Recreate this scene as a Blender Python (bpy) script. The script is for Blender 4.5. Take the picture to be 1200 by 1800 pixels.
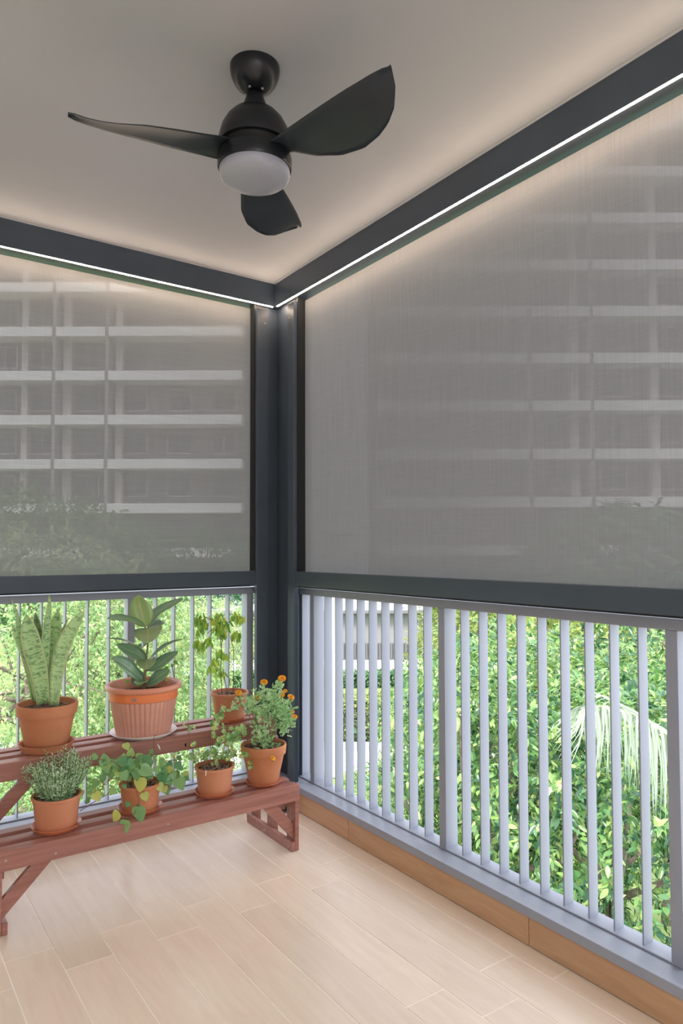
import bpy, math, random
import numpy as np
from mathutils import Vector, Matrix
random.seed(7); rng = np.random.default_rng(11)
for o in list(bpy.data.objects): bpy.data.objects.remove(o)
SC = bpy.context.scene
COL = SC.collection
PI = math.pi

# ---------------------------------------------------------------- camera
CAM = np.array([-1.846, -3.256, 1.30])
FPX, YAW, PITCH, ROLL, PCX, PCY = 1233.65, .6108, .0378, -.0027, 600.0, 918.47
cF = np.array([math.sin(YAW)*math.cos(PITCH), math.cos(YAW)*math.cos(PITCH), math.sin(PITCH)])
_r = np.array([math.cos(YAW), -math.sin(YAW), 0.0]); _u = np.cross(_r, cF)
cR = math.cos(ROLL)*_r + math.sin(ROLL)*_u
cU = -math.sin(ROLL)*_r + math.cos(ROLL)*_u
cd = bpy.data.cameras.new('camera'); cam = bpy.data.objects.new('camera', cd); COL.objects.link(cam)
cd.sensor_fit = 'VERTICAL'; cd.sensor_height = 36.0; cd.lens = FPX/1800*36.0
cd.shift_x = 0.0; cd.shift_y = (PCY-900)/1800
cd.clip_start = .05; cd.clip_end = 400
cam.matrix_world = Matrix(((cR[0], cU[0], -cF[0], CAM[0]), (cR[1], cU[1], -cF[1], CAM[1]), (cR[2], cU[2], -cF[2], CAM[2]), (0, 0, 0, 1)))
SC.camera = cam

# ---------------------------------------------------------------- light
w = bpy.data.worlds.new('overcast_sky'); SC.world = w; w.use_nodes = True
bg = w.node_tree.nodes['Background']; bg.inputs[0].default_value = (.86, .89, 1.0, 1); bg.inputs[1].default_value = 3.6
sd = bpy.data.lights.new('sun', 'SUN'); sun = bpy.data.objects.new('sun', sd); COL.objects.link(sun)
sd.energy = 5.0; sd.angle = math.radians(12); sd.color = (1, .95, .86)
sun.rotation_euler = Vector((-.42, -.35, .84)).to_track_quat('Z', 'Y').to_euler()
# added area light behind the camera, an invented source that fills the interior
ad = bpy.data.lights.new('added_fill_light', 'AREA'); al = bpy.data.objects.new('added_fill_light', ad); COL.objects.link(al)
ad.shape = 'RECTANGLE'; ad.size = 1.6; ad.size_y = 1.2; ad.energy = 95; ad.color = (.90, .92, 1)
al.location = (-2.3, -5.6, 2.66)
SC.view_settings.view_transform = 'Standard'; SC.view_settings.look = 'None'
SC.view_settings.gamma = 1; SC.view_settings.use_curve_mapping = False; SC.view_settings.exposure = 0.08
LED_STRENGTH = 74.0

# ---------------------------------------------------------------- helpers
def ray(px, py): return cF + (px-PCX)/FPX*cR - (py-PCY)/FPX*cU
def at(px, py, ax, val):
    """world point seen at a photo pixel on the plane coordinate[ax] = val"""
    d = ray(px, py); return CAM + (val-CAM[ax])/d[ax]*d
def atd(px, py, dep): return CAM + dep*ray(px, py)

class MB:
    def __init__(s): s.v = []; s.f = []
    def box(s, x0, x1, y0, y1, z0, z1):
        n = len(s.v)
        s.v += [(x0,y0,z0),(x1,y0,z0),(x1,y1,z0),(x0,y1,z0),(x0,y0,z1),(x1,y0,z1),(x1,y1,z1),(x0,y1,z1)]
        s.f += [tuple(n+i for i in q) for q in ((0,3,2,1),(4,5,6,7),(0,1,5,4),(1,2,6,5),(2,3,7,6),(3,0,4,7))]
        return s
    def hexa(s, p):
        n = len(s.v); s.v += [tuple(q) for q in p]
        s.f += [tuple(n+i for i in q) for q in ((0,3,2,1),(4,5,6,7),(0,1,5,4),(1,2,6,5),(2,3,7,6),(3,0,4,7))]
        return s
    def lathe(s, prof, c=(0,0,0), seg=48, cap0=False, cap1=False, mod=None):
        n = len(s.v); m = len(prof)
        for k, (r, z) in enumerate(prof):
            for i in range(seg):
                a = 2*PI*i/seg; rr = r if mod is None else mod(r, z, a)
                s.v.append((c[0]+rr*math.cos(a), c[1]+rr*math.sin(a), c[2]+z))
        for k in range(m-1):
            for i in range(seg):
                j = (i+1) % seg
                s.f.append((n+k*seg+i, n+k*seg+j, n+(k+1)*seg+j, n+(k+1)*seg+i))
        if cap0: s.f.append(tuple(n+i for i in reversed(range(seg))))
        if cap1: s.f.append(tuple(n+(m-1)*seg+i for i in range(seg)))
        return s
    def tube(s, pts, rad, seg=6):
        pts = [Vector(p) for p in pts]
        if not hasattr(rad, '__len__'): rad = [rad]*len(pts)
        n = len(s.v); ref = Vector((.31, .77, .55)).normalized()
        for k, p in enumerate(pts):
            t = (pts[min(k+1, len(pts)-1)]-pts[max(k-1, 0)])
            t = t.normalized() if t.length > 1e-9 else Vector((0,0,1))
            a = t.cross(ref); a = a.normalized() if a.length > 1e-3 else t.orthogonal().normalized()
            b = t.cross(a)
            for i in range(seg):
                q = p + rad[k]*(math.cos(2*PI*i/seg)*a + math.sin(2*PI*i/seg)*b); s.v.append(tuple(q))
        for k in range(len(pts)-1):
            for i in range(seg):
                j = (i+1) % seg
                s.f.append((n+k*seg+i, n+k*seg+j, n+(k+1)*seg+j, n+(k+1)*seg+i))
        s.f.append(tuple(n+i for i in reversed(range(seg)))); s.f.append(tuple(n+(len(pts)-1)*seg+i for i in range(seg)))
        return s
    def leaf(s, path, width, nrm, prof=None, fold=.18, wave=0.0):
        """blade along path (list of points); width = max width; nrm = facing"""
        pts = [Vector(p) for p in path]; nrm = Vector(nrm).normalized(); N = len(pts)-1
        prof = prof or (lambda t: math.sin(PI*min(1, max(0, t))**.85)**.8)
        n = len(s.v)
        for k, p in enumerate(pts):
            t = (pts[min(k+1, N)]-pts[max(k-1, 0)]).normalized()
            side = t.cross(nrm); side = side.normalized() if side.length > 1e-4 else t.orthogonal().normalized()
            up = side.cross(t).normalized()
            h = width*.5*max(prof(k/N), .012)
            wv = wave*math.sin(k*2.1)*h
            s.v += [tuple(p-side*h+up*(h*fold+wv)), tuple(p-side*h*.5+up*h*fold*.35), tuple(p), tuple(p+side*h*.5+up*h*fold*.35), tuple(p+side*h+up*(h*fold-wv))]
        for k in range(N):
            for i in range(4): s.f.append((n+k*5+i, n+k*5+i+1, n+(k+1)*5+i+1, n+(k+1)*5+i))
        return s
    def mesh(s, name, mat, smooth=False, bevel=0):
        me = bpy.data.meshes.new(name); me.from_pydata(s.v, [], s.f)
        if mat: me.materials.append(mat)
        if smooth: me.polygons.foreach_set('use_smooth', [True]*len(me.polygons))
        me.update(); return me
    def build(s, name, mat, parent=None, smooth=False, bevel=0, auto=None):
        me = s.mesh(name, mat, smooth or auto is not None)
        o = bpy.data.objects.new(name, me); COL.objects.link(o)
        if auto is not None: sharp(me, auto)
        if bevel:
            m = o.modifiers.new('bevel', 'BEVEL'); m.width = bevel; m.segments = 2; m.limit_method = 'ANGLE'
        if parent is not None: o.parent = parent; o.matrix_parent_inverse = Matrix.Translation(-wloc(parent))
        return o
def wloc(o):
    v = Vector(o.location)
    while o.parent is not None and o.matrix_parent_inverse == Matrix.Identity(4): o = o.parent; v += o.location
    return v
def sharp(me, ang):
    import bmesh
    bm = bmesh.new(); bm.from_mesh(me)
    for e in bm.edges:
        if len(e.link_faces) == 2 and e.calc_face_angle(0) > math.radians(ang): e.smooth = False
    bm.to_mesh(me); bm.free()
def tag(o, label=None, cat=None, group=None, kind=None):
    if label: o['label'] = label
    if cat: o['category'] = cat
    if group: o['group'] = group
    if kind: o['kind'] = kind
    return o
def empty(name, loc=(0,0,0)):
    o = bpy.data.objects.new(name, None); COL.objects.link(o); o.location = loc; o.empty_display_size = .1
    return o
def inst(name, me, parent, loc, rot=None, scale=None):
    """object sharing mesh data; loc is in world space, the parent unrotated"""
    o = bpy.data.objects.new(name, me); COL.objects.link(o); o.parent = parent
    o.location = Vector(loc) - (wloc(parent) if parent is not None else Vector((0,0,0)))
    if rot is not None: o.rotation_mode = 'QUATERNION'; o.rotation_quaternion = rot
    if scale is not None: o.scale = scale
    return o

# ---------------------------------------------------------------- materials
def mat(name, col, rough=.5, metal=0, spec=.5):
    m = bpy.data.materials.new(name); m.use_nodes = True
    b = m.node_tree.nodes['Principled BSDF']
    b.inputs['Base Color'].default_value = (*col, 1); b.inputs['Roughness'].default_value = rough
    b.inputs['Metallic'].default_value = metal; b.inputs['Specular IOR Level'].default_value = spec
    return m
def nd(m, t, **k):
    n = m.node_tree.nodes.new(t)
    for a, v in k.items(): setattr(n, a, v)
    return n
def lk(m, a, b): m.node_tree.links.new(a, b)
def noisy(m, c1, c2, scale=8, stretch=(1,1,1), detail=4, bump=0, bscale=None, coord='Object', lo=.35, hi=.65):
    b = m.node_tree.nodes['Principled BSDF']
    tc = nd(m, 'ShaderNodeTexCoord'); mp = nd(m, 'ShaderNodeMapping'); mp.inputs['Scale'].default_value = stretch
    lk(m, tc.outputs[coord], mp.inputs['Vector'])
    n = nd(m, 'ShaderNodeTexNoise'); n.inputs['Scale'].default_value = scale; n.inputs['Detail'].default_value = detail
    lk(m, mp.outputs[0], n.inputs['Vector'])
    cr = nd(m, 'ShaderNodeValToRGB'); cr.color_ramp.elements[0].color = (*c1, 1); cr.color_ramp.elements[1].color = (*c2, 1)
    cr.color_ramp.elements[0].position = lo; cr.color_ramp.elements[1].position = hi
    lk(m, n.outputs['Fac'], cr.inputs[0]); lk(m, cr.outputs[0], b.inputs['Base Color'])
    if bump:
        n2 = nd(m, 'ShaderNodeTexNoise'); n2.inputs['Scale'].default_value = bscale or scale*3; n2.inputs['Detail'].default_value = 5
        lk(m, mp.outputs[0], n2.inputs['Vector'])
        bp = nd(m, 'ShaderNodeBump'); bp.inputs['Strength'].default_value = bump; bp.inputs['Distance'].default_value = .004
        lk(m, n2.outputs['Fac'], bp.inputs['Height']); lk(m, bp.outputs[0], b.inputs['Normal'])
    return m
M = {}
M['ceiling'] = noisy(mat('ceiling_paint', (.62,.61,.60), .85), (.565,.575,.59), (.60,.61,.625), 1.5, bump=.05, bscale=120)
M['paint'] = mat('wall_paint', (.78,.76,.73), .8)
M['char'] = noisy(mat('charcoal_aluminium', (.058,.078,.104), .38), (.054,.073,.098), (.062,.083,.11), 4, bump=.03, bscale=300)
M['charlight'] = mat('screw_metal', (.5,.5,.5), .3, 1)
M['seal'] = mat('rubber_seal', (.01,.011,.012), .7)
M['rail'] = noisy(mat('grey_powder_coat', (.29,.31,.36), .42), (.28,.30,.35), (.30,.32,.37), 3, bump=.04, bscale=250)
M['fan'] = mat('black_fan_plastic', (.011,.013,.017), .30)
M['fanblade'] = noisy(mat('dark_fan_blade', (.02,.024,.028), .38), (.020,.026,.036), (.026,.033,.043), 6)
M['fangap'] = mat('fan_vent_black', (.004,.004,.005), .6)
M['lamp'] = mat('opal_lamp_cover', (.42,.43,.50), .35)
M['white'] = mat('white_plastic', (.88,.89,.90), .35)
M['steel'] = mat('drain_steel', (.35,.36,.38), .35, .8)
M['hole'] = mat('drain_hole', (.01,.01,.01), .8)
# terracotta family
M['terra'] = noisy(mat('terracotta_clay', (.5,.2,.09), .75), (.50,.185,.08), (.60,.25,.12), 9, bump=.15, bscale=90)
M['terra2'] = noisy(mat('orange_plastic_pot', (.52,.2,.1), .5), (.53,.20,.10), (.60,.25,.13), 7, bump=.05, bscale=120)
M['saucer'] = noisy(mat('orange_plastic_saucer', (.6,.18,.08), .35), (.60,.17,.075), (.66,.22,.10), 6)
M['ribpot'] = noisy(mat('faded_pink_ribbed_plastic', (.55,.24,.17), .5), (.62,.30,.22), (.70,.37,.28), 6)
M['orange'] = noisy(mat('bright_orange_plastic', (.78,.2,.06), .42), (.76,.19,.055), (.82,.24,.08), 6)
M['soil'] = noisy(mat('potting_soil', (.05,.03,.02), .95), (.03,.018,.012), (.12,.075,.05), 60, bump=1, bscale=120)
M['pebble'] = noisy(mat('soil_pebbles', (.3,.2,.15), .9), (.10,.06,.04), (.42,.30,.23), 40)
# wood of the stand, per object variation
def wood():
    m = mat('reddish_brown_stained_wood', (.28,.09,.06), .36)
    b = m.node_tree.nodes['Principled BSDF']
    tc = nd(m, 'ShaderNodeTexCoord'); mp = nd(m, 'ShaderNodeMapping'); mp.inputs['Scale'].default_value = (1.2, 22, 22)
    lk(m, tc.outputs['Object'], mp.inputs[0])
    n = nd(m, 'ShaderNodeTexNoise'); n.inputs['Scale'].default_value = 3; n.inputs['Detail'].default_value = 6; n.inputs['Distortion'].default_value = .6
    lk(m, mp.outputs[0], n.inputs['Vector'])
    cr = nd(m, 'ShaderNodeValToRGB'); e = cr.color_ramp.elements
    e[0].position = .3; e[0].color = (.235,.085,.06,1); e[1].position = .72; e[1].color = (.36,.15,.11,1)
    lk(m, n.outputs['Fac'], cr.inputs[0])
    n3 = nd(m, 'ShaderNodeTexNoise'); n3.inputs['Scale'].default_value = 2.2
    lk(m, tc.outputs['Object'], n3.inputs['Vector'])
    mx = nd(m, 'ShaderNodeMix', data_type='RGBA'); mx.blend_type = 'MULTIPLY'; mx.inputs[0].default_value = .5
    lk(m, cr.outputs[0], mx.inputs[6]); lk(m, n3.outputs['Color'], mx.inputs[7])
    hs = nd(m, 'ShaderNodeHueSaturation'); hs.inputs['Saturation'].default_value = .92; hs.inputs['Value'].default_value = 1.25
    lk(m, cr.outputs[0], hs.inputs['Color']); lk(m, hs.outputs[0], b.inputs['Base Color'])
    bp = nd(m, 'ShaderNodeBump'); bp.inputs['Strength'].default_value = .25; bp.inputs['Distance'].default_value = .002
    lk(m, n.outputs['Fac'], bp.inputs['Height']); lk(m, bp.outputs[0], b.inputs['Normal'])
    return m
M['wood'] = wood()
def tile(name, a, b_, rough):
    m = mat(name, a, rough); b = m.node_tree.nodes['Principled BSDF']
    tc = nd(m, 'ShaderNodeTexCoord'); oi = nd(m, 'ShaderNodeObjectInfo')
    ad_ = nd(m, 'ShaderNodeVectorMath', operation='ADD'); sc = nd(m, 'ShaderNodeVectorMath', operation='SCALE'); sc.inputs[3].default_value = 37
    cmb = nd(m, 'ShaderNodeCombineXYZ'); lk(m, oi.outputs['Random'], cmb.inputs[0]); lk(m, oi.outputs['Random'], cmb.inputs[1])
    lk(m, cmb.outputs[0], sc.inputs[0]); lk(m, tc.outputs['Object'], ad_.inputs[0]); lk(m, sc.outputs[0], ad_.inputs[1])
    mp = nd(m, 'ShaderNodeMapping'); mp.inputs['Scale'].default_value = (14, 1.6, 14); lk(m, ad_.outputs[0], mp.inputs[0])
    n = nd(m, 'ShaderNodeTexNoise'); n.inputs['Scale'].default_value = 2.4; n.inputs['Detail'].default_value = 7; n.inputs['Distortion'].default_value = .8
    lk(m, mp.outputs[0], n.inputs['Vector'])
    cr = nd(m, 'ShaderNodeValToRGB'); e = cr.color_ramp.elements
    e[0].position = .32; e[0].color = (*a, 1); e[1].position = .7; e[1].color = (*b_, 1)
    lk(m, n.outputs['Fac'], cr.inputs[0])
    hs = nd(m, 'ShaderNodeHueSaturation'); mr = nd(m, 'ShaderNodeMapRange'); mr.inputs[3].default_value = .95; mr.inputs[4].default_value = 1.05
    lk(m, oi.outputs['Random'], mr.inputs[0]); lk(m, mr.outputs[0], hs.inputs['Value']); lk(m, cr.outputs[0], hs.inputs['Color'])
    lk(m, hs.outputs[0], b.inputs['Base Color'])
    bp = nd(m, 'ShaderNodeBump'); bp.inputs['Strength'].default_value = .12; bp.inputs['Distance'].default_value = .002
    lk(m, n.outputs['Fac'], bp.inputs['Height']); lk(m, bp.outputs[0], b.inputs['Normal'])
    return m
M['tile'] = tile('wood_look_floor_tile', (.73,.59,.455), (.78,.65,.515), .22)
M['skirt'] = tile('wood_look_plinth_tile', (.50,.29,.16), (.58,.36,.21), .35)
M['grout'] = mat('pale_grout', (.90,.80,.68), .8)
def emis(name, c, s):
    m = bpy.data.materials.new(name); m.use_nodes = True; t = m.node_tree; t.nodes.clear()
    e = t.nodes.new('ShaderNodeEmission'); e.inputs[0].default_value = (*c, 1); e.inputs[1].default_value = s
    o = t.nodes.new('ShaderNodeOutputMaterial'); t.links.new(e.outputs[0], o.inputs[0]); return m
M['led'] = emis('warm_led_light', (1, .77, .60), LED_STRENGTH)
def fabric(name, horizontal):
    m = bpy.data.materials.new(name); m.use_nodes = True; t = m.node_tree; t.nodes.clear()
    tc = nd(m, 'ShaderNodeTexCoord')
    mp = nd(m, 'ShaderNodeMapping'); mp.inputs['Scale'].default_value = (3, 3, 330) if horizontal else (300, 300, 4)
    lk(m, tc.outputs['Object'], mp.inputs[0])
    n = nd(m, 'ShaderNodeTexNoise'); n.inputs['Scale'].default_value = 1; n.inputs['Detail'].default_value = 3; lk(m, mp.outputs[0], n.inputs['Vector'])
    mp2 = nd(m, 'ShaderNodeMapping'); mp2.inputs['Scale'].default_value = (260, 260, 8) if horizontal else (8, 8, 260)
    lk(m, tc.outputs['Object'], mp2.inputs[0])
    n2 = nd(m, 'ShaderNodeTexNoise'); n2.inputs['Scale'].default_value = 1; n2.inputs['Detail'].default_value = 2; lk(m, mp2.outputs[0], n2.inputs['Vector'])
    av = nd(m, 'ShaderNodeMath', operation='ADD'); mu = nd(m, 'ShaderNodeMath', operation='MULTIPLY'); mu.inputs[1].default_value = .5
    lk(m, n2.outputs['Fac'], mu.inputs[0]); lk(m, n.outputs['Fac'], av.inputs[0]); lk(m, mu.outputs[0], av.inputs[1])   # about .75
    cr = nd(m, 'ShaderNodeValToRGB'); e = cr.color_ramp.elements
    e[0].position = .5; e[0].color = (.25,.247,.245,1); e[1].position = 1; e[1].color = (.305,.30,.297,1)
    lk(m, av.outputs[0], cr.inputs[0])
    di = nd(m, 'ShaderNodeBsdfDiffuse'); lk(m, cr.outputs[0], di.inputs[0])
    tr = nd(m, 'ShaderNodeBsdfTranslucent'); tr.inputs[0].default_value = (.142,.138,.141,1)
    ms = nd(m, 'ShaderNodeMixShader'); ms.inputs[0].default_value = .34; lk(m, di.outputs[0], ms.inputs[1]); lk(m, tr.outputs[0], ms.inputs[2])
    tp = nd(m, 'ShaderNodeBsdfTransparent')
    # openness of a woven mesh: closes as it is looked at more obliquely
    lw = nd(m, 'ShaderNodeLayerWeight'); lw.inputs[0].default_value = .5
    mr = nd(m, 'ShaderNodeMapRange'); mr.interpolation_type = 'SMOOTHSTEP'; mr.inputs[1].default_value = -.02; mr.inputs[2].default_value = .34
    mr.inputs[3].default_value = .085; mr.inputs[4].default_value = .006; lk(m, lw.outputs['Facing'], mr.inputs[0])
    m2 = nd(m, 'ShaderNodeMapRange'); m2.inputs[1].default_value = .5; m2.inputs[2].default_value = 1; m2.inputs[3].default_value = .75; m2.inputs[4].default_value = 1.25
    lk(m, av.outputs[0], m2.inputs[0])
    mm = nd(m, 'ShaderNodeMath', operation='MULTIPLY'); lk(m, mr.outputs[0], mm.inputs[0]); lk(m, m2.outputs[0], mm.inputs[1])
    mx = nd(m, 'ShaderNodeMixShader'); lk(m, mm.outputs[0], mx.inputs[0]); lk(m, ms.outputs[0], mx.inputs[1]); lk(m, tp.outputs[0], mx.inputs[2])
    o = nd(m, 'ShaderNodeOutputMaterial'); lk(m, mx.outputs[0], o.inputs[0]); return m
M['fabL'] = fabric('grey_mesh_fabric_left', True); M['fabR'] = fabric('grey_mesh_fabric_right', False)

def leafmat(name, cols, attr=True, rough=.4, trans=.35, tint=1.0, spec=.5):
    """cols: list of (pos, rgb) looked up by the per-leaf value 'tint'"""
    m = bpy.data.materials.new(name); m.use_nodes = True; b = m.node_tree.nodes['Principled BSDF']
    out = m.node_tree.nodes['Material Output']
    if attr:
        a = nd(m, 'ShaderNodeAttribute'); a.attribute_name = 'tint'; src = a.outputs['Fac']
    else:
        a = nd(m, 'ShaderNodeObjectInfo'); src = a.outputs['Random']
    cr = nd(m, 'ShaderNodeValToRGB'); el = cr.color_ramp.elements
    while len(el) < len(cols): el.new(.5)
    for i, (p, c) in enumerate(cols): el[i].position = p; el[i].color = (*c, 1)
    lk(m, src, cr.inputs[0]); lk(m, cr.outputs[0], b.inputs['Base Color'])
    b.inputs['Roughness'].default_value = rough; b.inputs['Specular IOR Level'].default_value = spec
    tr = nd(m, 'ShaderNodeBsdfTranslucent'); hs = nd(m, 'ShaderNodeHueSaturation'); hs.inputs['Value'].default_value = 1.35; hs.inputs['Saturation'].default_value = 1.0
    lk(m, cr.outputs[0], hs.inputs['Color']); lk(m, hs.outputs[0], tr.inputs[0])
    mx = nd(m, 'ShaderNodeMixShader'); mx.inputs[0].default_value = trans
    lk(m, b.outputs[0], mx.inputs[1]); lk(m, tr.outputs[0], mx.inputs[2]); lk(m, mx.outputs[0], out.inputs[0])
    return m
M['broad'] = leafmat('broad_tree_leaf', [(0,(.02,.085,.045)), (.4,(.10,.24,.07)), (.75,(.30,.46,.12)), (1,(.55,.60,.28))], rough=.27, trans=.28, spec=.7)
M['fine'] = leafmat('fine_tree_leaf', [(0,(.13,.26,.10)), (.5,(.27,.41,.16)), (.85,(.44,.54,.24)), (1,(.60,.58,.25))], rough=.35, trans=.35)
M['olive'] = leafmat('olive_tree_leaf', [(0,(.12,.2,.05)), (.5,(.26,.34,.09)), (1,(.42,.46,.14))], rough=.6, trans=.35)
M['hedge'] = leafmat('hedge_leaf', [(0,(.03,.10,.04)), (.6,(.10,.24,.09)), (1,(.30,.42,.22))], rough=.5, trans=.2)
M['hedgey'] = leafmat('yellow_hedge_leaf', [(0,(.09,.16,.06)), (.5,(.25,.34,.11)), (1,(.55,.52,.15))], rough=.5, trans=.2)
M['palm'] = leafmat('palm_leaflet', [(0,(.30,.40,.27)), (1,(.50,.56,.46))], attr=False, rough=.35, trans=.3)
M['bark'] = noisy(mat('tree_bark', (.2,.16,.12), .9), (.14,.11,.08), (.30,.25,.2), 12, bump=.4)
M['stem'] = mat('green_stem', (.12,.18,.05), .6)
M['redstem'] = mat('reddish_stem', (.28,.10,.06), .6)
M['twig'] = mat('brown_twig', (.14,.08,.04), .8)
M['lawn'] = noisy(mat('lawn_grass', (.2,.36,.06), .9), (.15,.22,.07), (.27,.34,.12), 3, detail=8, bump=.6, bscale=40)
M['path'] = noisy(mat('pale_concrete_path', (.7,.66,.62), .8), (.66,.62,.58), (.76,.73,.69), 2)
M['bounce'] = noisy(mat('grey_bounce_slab', (.4,.4,.4), .85), (.36,.355,.37), (.44,.43,.44), 1.5)  # even grey of the added bounce slab
M['kerb'] = mat('grey_kerb', (.35,.35,.36), .8)
M['bwall'] = noisy(mat('grey_building_wall', (.30,.29,.29), .8), (.26,.25,.255), (.29,.28,.285), .7)
M['bwhite'] = mat('white_building_paint', (.80,.80,.80), .7)
M['bdark'] = noisy(mat('dark_grey_wall', (.12,.115,.115), .7), (.13,.125,.13), (.2,.19,.19), .35)  # dark grey wall colour of the flats, also behind the louvres
M['bglass'] = mat('dark_window_glass', (.04,.05,.06), .1)
M['bmid'] = mat('beige_building_wall', (.5,.46,.44), .8)
M['roofp'] = mat('pale_metal_roof', (.62,.65,.70), .5)
M['louvre'] = mat('grey_louvre', (.19,.19,.20), .6)
M['wire'] = mat('dark_green_wire', (.05,.08,.06), .5)
# potted plant leaves
M['heart'] = leafmat('heart_leaf', [(0,(.13,.33,.15)), (.55,(.28,.50,.20)), (.85,(.50,.66,.24)), (1,(.62,.66,.16))], attr=False, rough=.3, trans=.25)
M['ivy'] = leafmat('ivy_leaf', [(0,(.20,.40,.14)), (.5,(.42,.62,.24)), (.85,(.66,.78,.42)), (1,(.78,.70,.10))], attr=False, rough=.4, trans=.3)
M['droop'] = leafmat('drooping_leaf', [(0,(.14,.34,.06)), (.6,(.32,.52,.09)), (.85,(.55,.62,.10)), (1,(.80,.70,.05))], attr=False, rough=.4, trans=.4)
M['needle'] = leafmat('rosemary_needle', [(0,(.26,.46,.24)), (.6,(.50,.72,.44)), (1,(.72,.84,.62))], rough=.5, trans=.15)
M['feather'] = leafmat('marigold_foliage', [(0,(.20,.42,.16)), (.6,(.45,.66,.33)), (1,(.66,.80,.52))], rough=.5, trans=.25)
M['petal'] = noisy(mat('marigold_petal', (.85,.33,.02), .6), (.86,.30,.01), (.95,.52,.03), 60)
M['yellowleaf'] = mat('yellow_leaf', (.6,.5,.04), .5)
def ficusmat(name, dark, light, vein):
    m = mat(name, dark, .26); b = m.node_tree.nodes['Principled BSDF']
    uv = nd(m, 'ShaderNodeAttribute'); uv.attribute_name = 'uvw'
    sp = nd(m, 'ShaderNodeSeparateXYZ'); lk(m, uv.outputs['Vector'], sp.inputs[0])    # x across (-1..1), y along (0..1)
    ab = nd(m, 'ShaderNodeMath', operation='ABSOLUTE'); lk(m, sp.outputs[0], ab.inputs[0])
    # side veins
    k1 = nd(m, 'ShaderNodeMath', operation='MULTIPLY'); k1.inputs[1].default_value = -.12; lk(m, ab.outputs[0], k1.inputs[0])
    k2 = nd(m, 'ShaderNodeMath', operation='ADD'); lk(m, sp.outputs[1], k2.inputs[0]); lk(m, k1.outputs[0], k2.inputs[1])
    k3 = nd(m, 'ShaderNodeMath', operation='MULTIPLY'); k3.inputs[1].default_value = 110; lk(m, k2.outputs[0], k3.inputs[0])
    k4 = nd(m, 'ShaderNodeMath', operation='SINE'); lk(m, k3.outputs[0], k4.inputs[0])
    mr = nd(m, 'ShaderNodeMapRange'); mr.inputs[1].default_value = -.2; mr.inputs[2].default_value = 1; lk(m, k4.outputs[0], mr.inputs[0])
    c1 = nd(m, 'ShaderNodeMix', data_type='RGBA'); c1.inputs[6].default_value = (*dark, 1); c1.inputs[7].default_value = (*light, 1)
    h = nd(m, 'ShaderNodeMath', operation='MULTIPLY'); h.inputs[1].default_value = .55; lk(m, mr.outputs[0], h.inputs[0]); lk(m, h.outputs[0], c1.inputs[0])
    lt = nd(m, 'ShaderNodeMapRange'); lt.inputs[1].default_value = .02; lt.inputs[2].default_value = .07; lt.inputs[3].default_value = 1; lt.inputs[4].default_value = 0
    lk(m, ab.outputs[0], lt.inputs[0])
    c2 = nd(m, 'ShaderNodeMix', data_type='RGBA'); lk(m, lt.outputs[0], c2.inputs[0]); lk(m, c1.outputs[2], c2.inputs[6]); c2.inputs[7].default_value = (*vein, 1)
    eg = nd(m, 'ShaderNodeMapRange'); eg.inputs[1].default_value = .94; eg.inputs[2].default_value = 1.0; lk(m, ab.outputs[0], eg.inputs[0])
    c3 = nd(m, 'ShaderNodeMix', data_type='RGBA'); lk(m, eg.outputs[0], c3.inputs[0]); lk(m, c2.outputs[2], c3.inputs[6]); c3.inputs[7].default_value = (.42,.46,.2,1)
    lk(m, c3.outputs[2], b.inputs['Base Color'])
    return m
M['fic'] = ficusmat('rubber_plant_leaf', (.17,.31,.18), (.28,.43,.26), (.40,.50,.24))
M['ficlight'] = ficusmat('young_rubber_plant_leaf', (.30,.46,.16), (.42,.57,.22), (.62,.52,.25))
M['ficunder'] = ficusmat('rubber_plant_leaf_underside', (.27,.38,.18), (.32,.43,.21), (.50,.42,.22))
def snakemat(name, base, band):
    m = mat(name, base, .4); b = m.node_tree.nodes['Principled BSDF']
    uv = nd(m, 'ShaderNodeAttribute'); uv.attribute_name = 'uvw'
    sp = nd(m, 'ShaderNodeSeparateXYZ'); lk(m, uv.outputs['Vector'], sp.inputs[0])
    mp = nd(m, 'ShaderNodeMapping'); mp.inputs['Scale'].default_value = (.7, 30, 1); lk(m, uv.outputs['Vector'], mp.inputs[0])
    n = nd(m, 'ShaderNodeTexNoise'); n.inputs['Scale'].default_value = 1.3; n.inputs['Detail'].default_value = 5; n.inputs['Distortion'].default_value = 1.6; lk(m, mp.outputs[0], n.inputs['Vector'])
    mr = nd(m, 'ShaderNodeMapRange'); mr.inputs[1].default_value = .5; mr.inputs[2].default_value = .58; lk(m, n.outputs['Fac'], mr.inputs[0])
    c1 = nd(m, 'ShaderNodeMix', data_type='RGBA'); c1.inputs[6].default_value = (*base, 1); c1.inputs[7].default_value = (*band, 1)
    h = nd(m, 'ShaderNodeMath', operation='MULTIPLY'); h.inputs[1].default_value = .8; lk(m, mr.outputs[0], h.inputs[0]); lk(m, h.outputs[0], c1.inputs[0])
    ab = nd(m, 'ShaderNodeMath', operation='ABSOLUTE'); lk(m, sp.outputs[0], ab.inputs[0])
    eg = nd(m, 'ShaderNodeMapRange'); eg.inputs[1].default_value = .80; eg.inputs[2].default_value = .9; lk(m, ab.outputs[0], eg.inputs[0])
    c3 = nd(m, 'ShaderNodeMix', data_type='RGBA'); lk(m, eg.outputs[0], c3.inputs[0]); lk(m, c1.outputs[2], c3.inputs[6]); c3.inputs[7].default_value = (.50,.60,.28,1)
    lk(m, c3.outputs[2], b.inputs['Base Color'])
    return m
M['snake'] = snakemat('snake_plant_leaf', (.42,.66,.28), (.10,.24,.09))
M['snakelight'] = snakemat('pale_snake_plant_leaf', (.54,.80,.38), (.24,.42,.18))
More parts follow.
